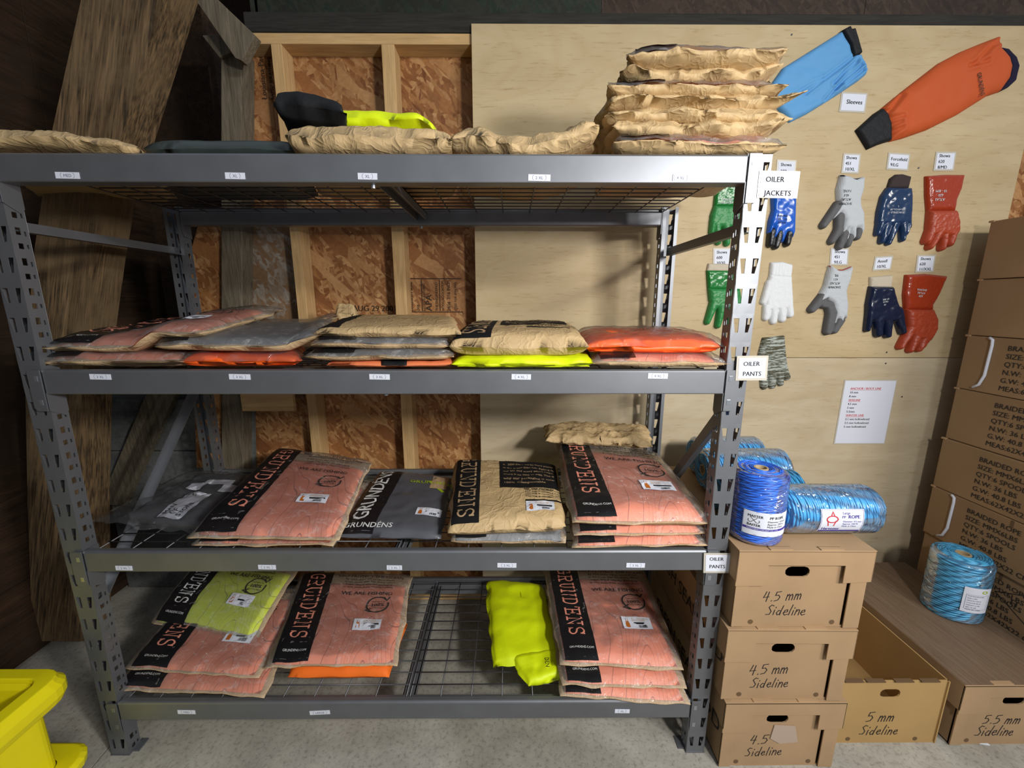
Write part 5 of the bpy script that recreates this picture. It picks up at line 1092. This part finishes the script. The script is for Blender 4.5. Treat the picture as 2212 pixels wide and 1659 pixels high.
def spool(name, label, base, axis, r, L, m, pitch=.0062, slant=.012, wrap=True, seed=0, cross=True, endL=True, endR=True):
    root = thing(name, label, 'rope spool', base, None); rr = pitch*.56; base = Vector(base)
    if axis == 'x': F3 = lambda s, a, rad: Vector((base.x-L/2+s, base.y+rad*math.cos(a), base.z+r+rad*math.sin(a)))
    else: F3 = lambda s, a, rad: Vector((base.x+rad*math.cos(a), base.y+rad*math.sin(a), base.z+s))
    V, Fc = [], []; mb = MB(); NS = 28; prof = [(0, r*.25), (0, r-.014), (.010, r-rr*1.6), (L-.010, r-rr*1.6), (L, r-.014), (L, r*.25)]
    for s, q in prof: V += [F3(s, 2*math.pi*k/NS, q) for k in range(NS)]
    for i in range(len(prof)-1): Fc += [(i*NS+k, (i+1)*NS+k, (i+1)*NS+(k+1) % NS, i*NS+(k+1) % NS) for k in range(NS)]
    mesh('wound_core', V, Fc, M[m], root, smooth=True, uv=[(0, 0)]*len(V))
    turns = L/pitch*.97
    def path(t):
        a = t*turns*2*math.pi; s = rr+t*(L-2*rr); e = min(s, L-s); rad = r-rr-max(0, .012-e)*.8; k = min(1, e/.02)
        return F3(s+slant*k*math.sin(a+seed+t*5)*.5+.0012*math.sin(a*3.3), a, rad+.0008*math.sin(a*.37))
    v, f, uv = coil(path, rr, 6, int(turns*22)); mesh('rope', v, f, M[m], root, smooth=True, uv=uv)
    for on, s in ((endL, -.001), (endR, L+.001)):
        if not on: continue
        tn = (r-.012-r*.28)/pitch
        v, f, uv = coil(lambda t: F3(s+.0015*math.sin(t*40), t*tn*2*math.pi, r*.28+t*(r-.014-r*.28)), rr, 5, int(tn*24)); mesh('rope_end', v, f, M[m], root, smooth=True, uv=uv)
    mbt = MB(); V = []; n = 20
    for s, q in ((-.004, r*.20), (-.004, r*.26), (L+.004, r*.26), (L+.004, r*.20)): V += [F3(s, 2*math.pi*k/n, q) for k in range(n)]
    mesh('cardboard_core', V, [(((i) % 4)*n+k, ((i) % 4)*n+(k+1) % n, ((i+1) % 4)*n+(k+1) % n, ((i+1) % 4)*n+k) for i in range(4) for k in range(n)], M['tube_card'], root, smooth=False)
    if wrap:
        V = []; UV = []; NS = 48; pr = [(-.003, r*.45), (-.002, r*.85), (.004, r-.004), (.014, r+.0012)]+[(L*j/8, r+.0014) for j in range(1, 8)]+[(L-.014, r+.0012), (L-.004, r-.004), (L+.002, r*.85), (L+.003, r*.45)]
        for s, q in pr:
            for k in range(NS+1): V.append(F3(s, 2*math.pi*k/NS, q+.0007*nz(s*60, k*.6, seed))); UV.append((k/NS*1.2, s*3))
        mesh('shrink_wrap', V, [(i*(NS+1)+k, (i+1)*(NS+1)+k, (i+1)*(NS+1)+k+1, i*(NS+1)+k+1) for i in range(len(pr)-1) for k in range(NS)], M['wrap'], root, smooth=True, uv=UV)
    return root, F3
zT = 3*zA+.001
def lying(pxl, pxr, y, r, label, m, seed, **k):
    x0, x1 = X(pxl, y, zT+r), X(pxr, y, zT+r); return spool('rope_spool', label, ((x0+x1)/2, y, zT), 'x', r, x1-x0, m, seed=seed, **k), x0, x1
lying(1498, 1636, .49, .076, 'sky blue rope spool lying farthest back on the box stack, by the wall', 'rope_lt', 1)
lying(1520, 1690, .335, .078, 'sky blue rope spool lying second from the wall on the box stack', 'rope_lt', 2)
lying(1545, 1722, .175, .070, 'teal blue rope spool lying behind the upright deep blue one', 'rope_teal', 3, wrap=False)
(rs, F3), x0, x1 = lying(1682, 1878, .055, .072, 'large sky blue rope spool lying in front with a white maker label', 'rope_lt', 4)
L_ = x1-x0; rad = .0745
def SL_(x, y): a = math.pi+.42-(y)/rad; return F3(L_*.28+x, a, rad)
def SLo(o): return lambda x, y: F3(L_*.28+x, math.pi+.55-y/rad, rad+o)
q = Print(SLo(0)); q.rect(0, 0, .125, .075, 10, 8); lb_ = q.build('maker_label', M['paper'], rs, smooth=True)
q = Print(SLo(.0006)); q.text('Large', .062, .060, .010); q.text('PP', .06, .048, .011); q.text('ROPE', .078, .048, .014, bold=.03); q.text('Diameter: 4.5 mm', .064, .036, .0072); q.text('Approx. 250 M', .064, .028, .0072); q.text('Made in China', .064, .020, .0072); q.rect(.004, .0015, .121, .0065, 8); q.text('Harvester', .008, .009, .013, bold=.03); q.frame(.002, .001, .123, .0735, .0008); q.build('label_lettering', M['blue_ink'], lb_, kind='stuff')
q = Print(SLo(.0007)); q.strokes([arc(.033, .045, .016, .010, 0, 360, 14)], .003); q.strokes([[(.02, .04), (.024, .025)], [(.044, .04), (.04, .025)], [(.03, .057), (.034, .067), (.038, .057)]], .003); q.build('red_emblem', M['red_ink'], lb_, kind='stuff')
yu = .0; ru = .074; (rs, F3u) = spool('rope_spool', 'deep blue rope spool standing upright beside the rack post, with fishhook label', (X(1636, yu+.03, zT+.1), yu+.03, zT), 'z', ru, .212, 'rope_dk', pitch=.0048, slant=.004, seed=5)
def SU(o, a0): return lambda x, y: F3u(y, a0+x/ru, ru+o+.0008)
a0 = math.radians(-146)
q = Print(SU(.001, a0)); q.rect(0, .036, .135, .108, 12, 4); lb_ = q.build('maker_label', M['paper'], rs, smooth=True)
q = Print(SU(.0017, a0)); q.text('MASTER', .012, .091, .0105, bold=.04); q.text('BAITER', .012, .064, .0105, bold=.04); q.strokes([[(.020, .090), (.034, .076)]+arc(.036, .080, .006, .005, -90, 40, 5), [(.036, .090), (.022, .076)]+arc(.020, .080, .006, .005, -90, -220, 5)], .0012); q.text('PP ROPE', .066, .090, .0115, bold=.02); q.text('Diameter: 4.5mm', .062, .080, .008); q.text('Approx. 250 m', .062, .072, .008); q.text('Made in China', .062, .064, .008)
q.build('label_lettering', M['ink'], lb_, kind='stuff')
q = Print(SU(.0016, a0)); q.rect(.002, .053, .133, .0595, 10); q.frame(.001, .038, .134, .107, .0008); q.build('label_stripe', M['blue_ink'], lb_, kind='stuff')
q = Print(SU(.0022, a0)); q.text('NORTHERN LITES BAIT CO., LTD.', .012, .0545, .0055, bold=.02); q.build('stripe_lettering', M['paper'], lb_, kind='stuff')
v = oZ(2052, 1316, .2545); ru2 = .090
(rs, F3r) = spool('rope_spool', 'pale blue rope spool standing on the wood look box lid at the right', (v.x, v.y, .2540), 'z', ru2, .250, 'rope_pale', pitch=.0075, slant=.022, seed=8)
a1 = math.atan2(CAM.y-v.y, CAM.x-v.x)+.25
q = Print(lambda x, y: F3r(y, a1+x/ru2, ru2+.0035)); q.rect(0, .060, .085, .165, 10, 6); lb_ = q.build('maker_label', M['paper'], rs, smooth=True)
q = Print(lambda x, y: F3r(y, a1+x/ru2, ru2+.0042))
for k in range(7): q.text(['POLYESTER ROPE', 'SIZE 5 MM', 'LENGTH 250 M', 'COLOUR BLUE', 'WEIGHT 6 LBS', 'NET 36 LBS', 'MADE IN CHINA'][k], .012, .128-.0095*k, .0062)
q.frame(.008, .075, .078, .136, .0007); q.build('label_lettering', M['faint'], lb_, kind='stuff')
q = Print(lambda x, y: F3r(y, a1+x/ru2, ru2+.0042)); q.strokes([arc(.060, .150, .008, .005, 0, 360, 10)], .003); q.build('green_emblem', M['lime_print'], lb_, kind='stuff')
# ================= YELLOW TUB =================
M['yellow'] = simple('yellow_polyethylene', (.80, .70, .005), .42, bs=60, bstr=.08, bdist=.002, var=.04)
def rrect(x0, y0, x1, y1, r, z, n=5):
    return [Vector((cx+r*math.cos(R(a0+90*i/n)), cy+r*math.sin(R(a0+90*i/n)), z)) for cx, cy, a0 in ((x1-r, y1-r, 0), (x0+r, y1-r, 90), (x0+r, y0+r, 180), (x1-r, y0+r, 270)) for i in range(n+1)]
def loft(mb, rings):
    n = len(rings[0]); V = [p for r in rings for p in r]
    mb.add(V, [(i*n+k, i*n+(k+1) % n, (i+1)*n+(k+1) % n, (i+1)*n+k) for i in range(len(rings)-1) for k in range(n)]); return mb
bx0_, by0_, bx1_, by1_ = -.52, -.82, -.020, -.115
tub = thing('plastic_tub', 'bright yellow plastic tub with thick rim and stepped base, bottom left corner', 'tub', ((bx0_+bx1_)/2, (by0_+by1_)/2, 0))
def ring(o, z, r=.03): return rrect(bx0_-o, by0_-o, bx1_+o, by1_+o, max(.008, r+o*.6), z)
mb = loft(MB(), [ring(.0, .05), ring(.0, .34), ring(.004, .345), ring(-.006, .42), ring(-.012, .40), ring(-.02, .06), [Vector((p.x*.02+(-.35)*.98, p.y*.02-.46*.98, .06)) for p in ring(0, 0)]])
mb.build('tub_body', M['yellow'], tub, smooth=False, bevel=.003)
loft(MB(), [ring(.002, .345), ring(.030, .340), ring(.042, .352), ring(.050, .372), ring(.050, .398), ring(.040, .412), ring(.036, .424), ring(.0, .427), ring(-.004, .40)]).build('rim', M['yellow'], tub, smooth=False, bevel=.003)
loft(MB(), [ring(.03, .0), ring(.038, .10), ring(.052, .105), ring(.056, .130), ring(.045, .140), ring(.002, .138)]).build('base_step', M['yellow'], tub, smooth=False, bevel=.003)
MB().box((bx1_-.02, -.30, .427), (bx1_+.015, -.25, .433)).build('stacking_lug', M['yellow'], tub, bevel=.003)
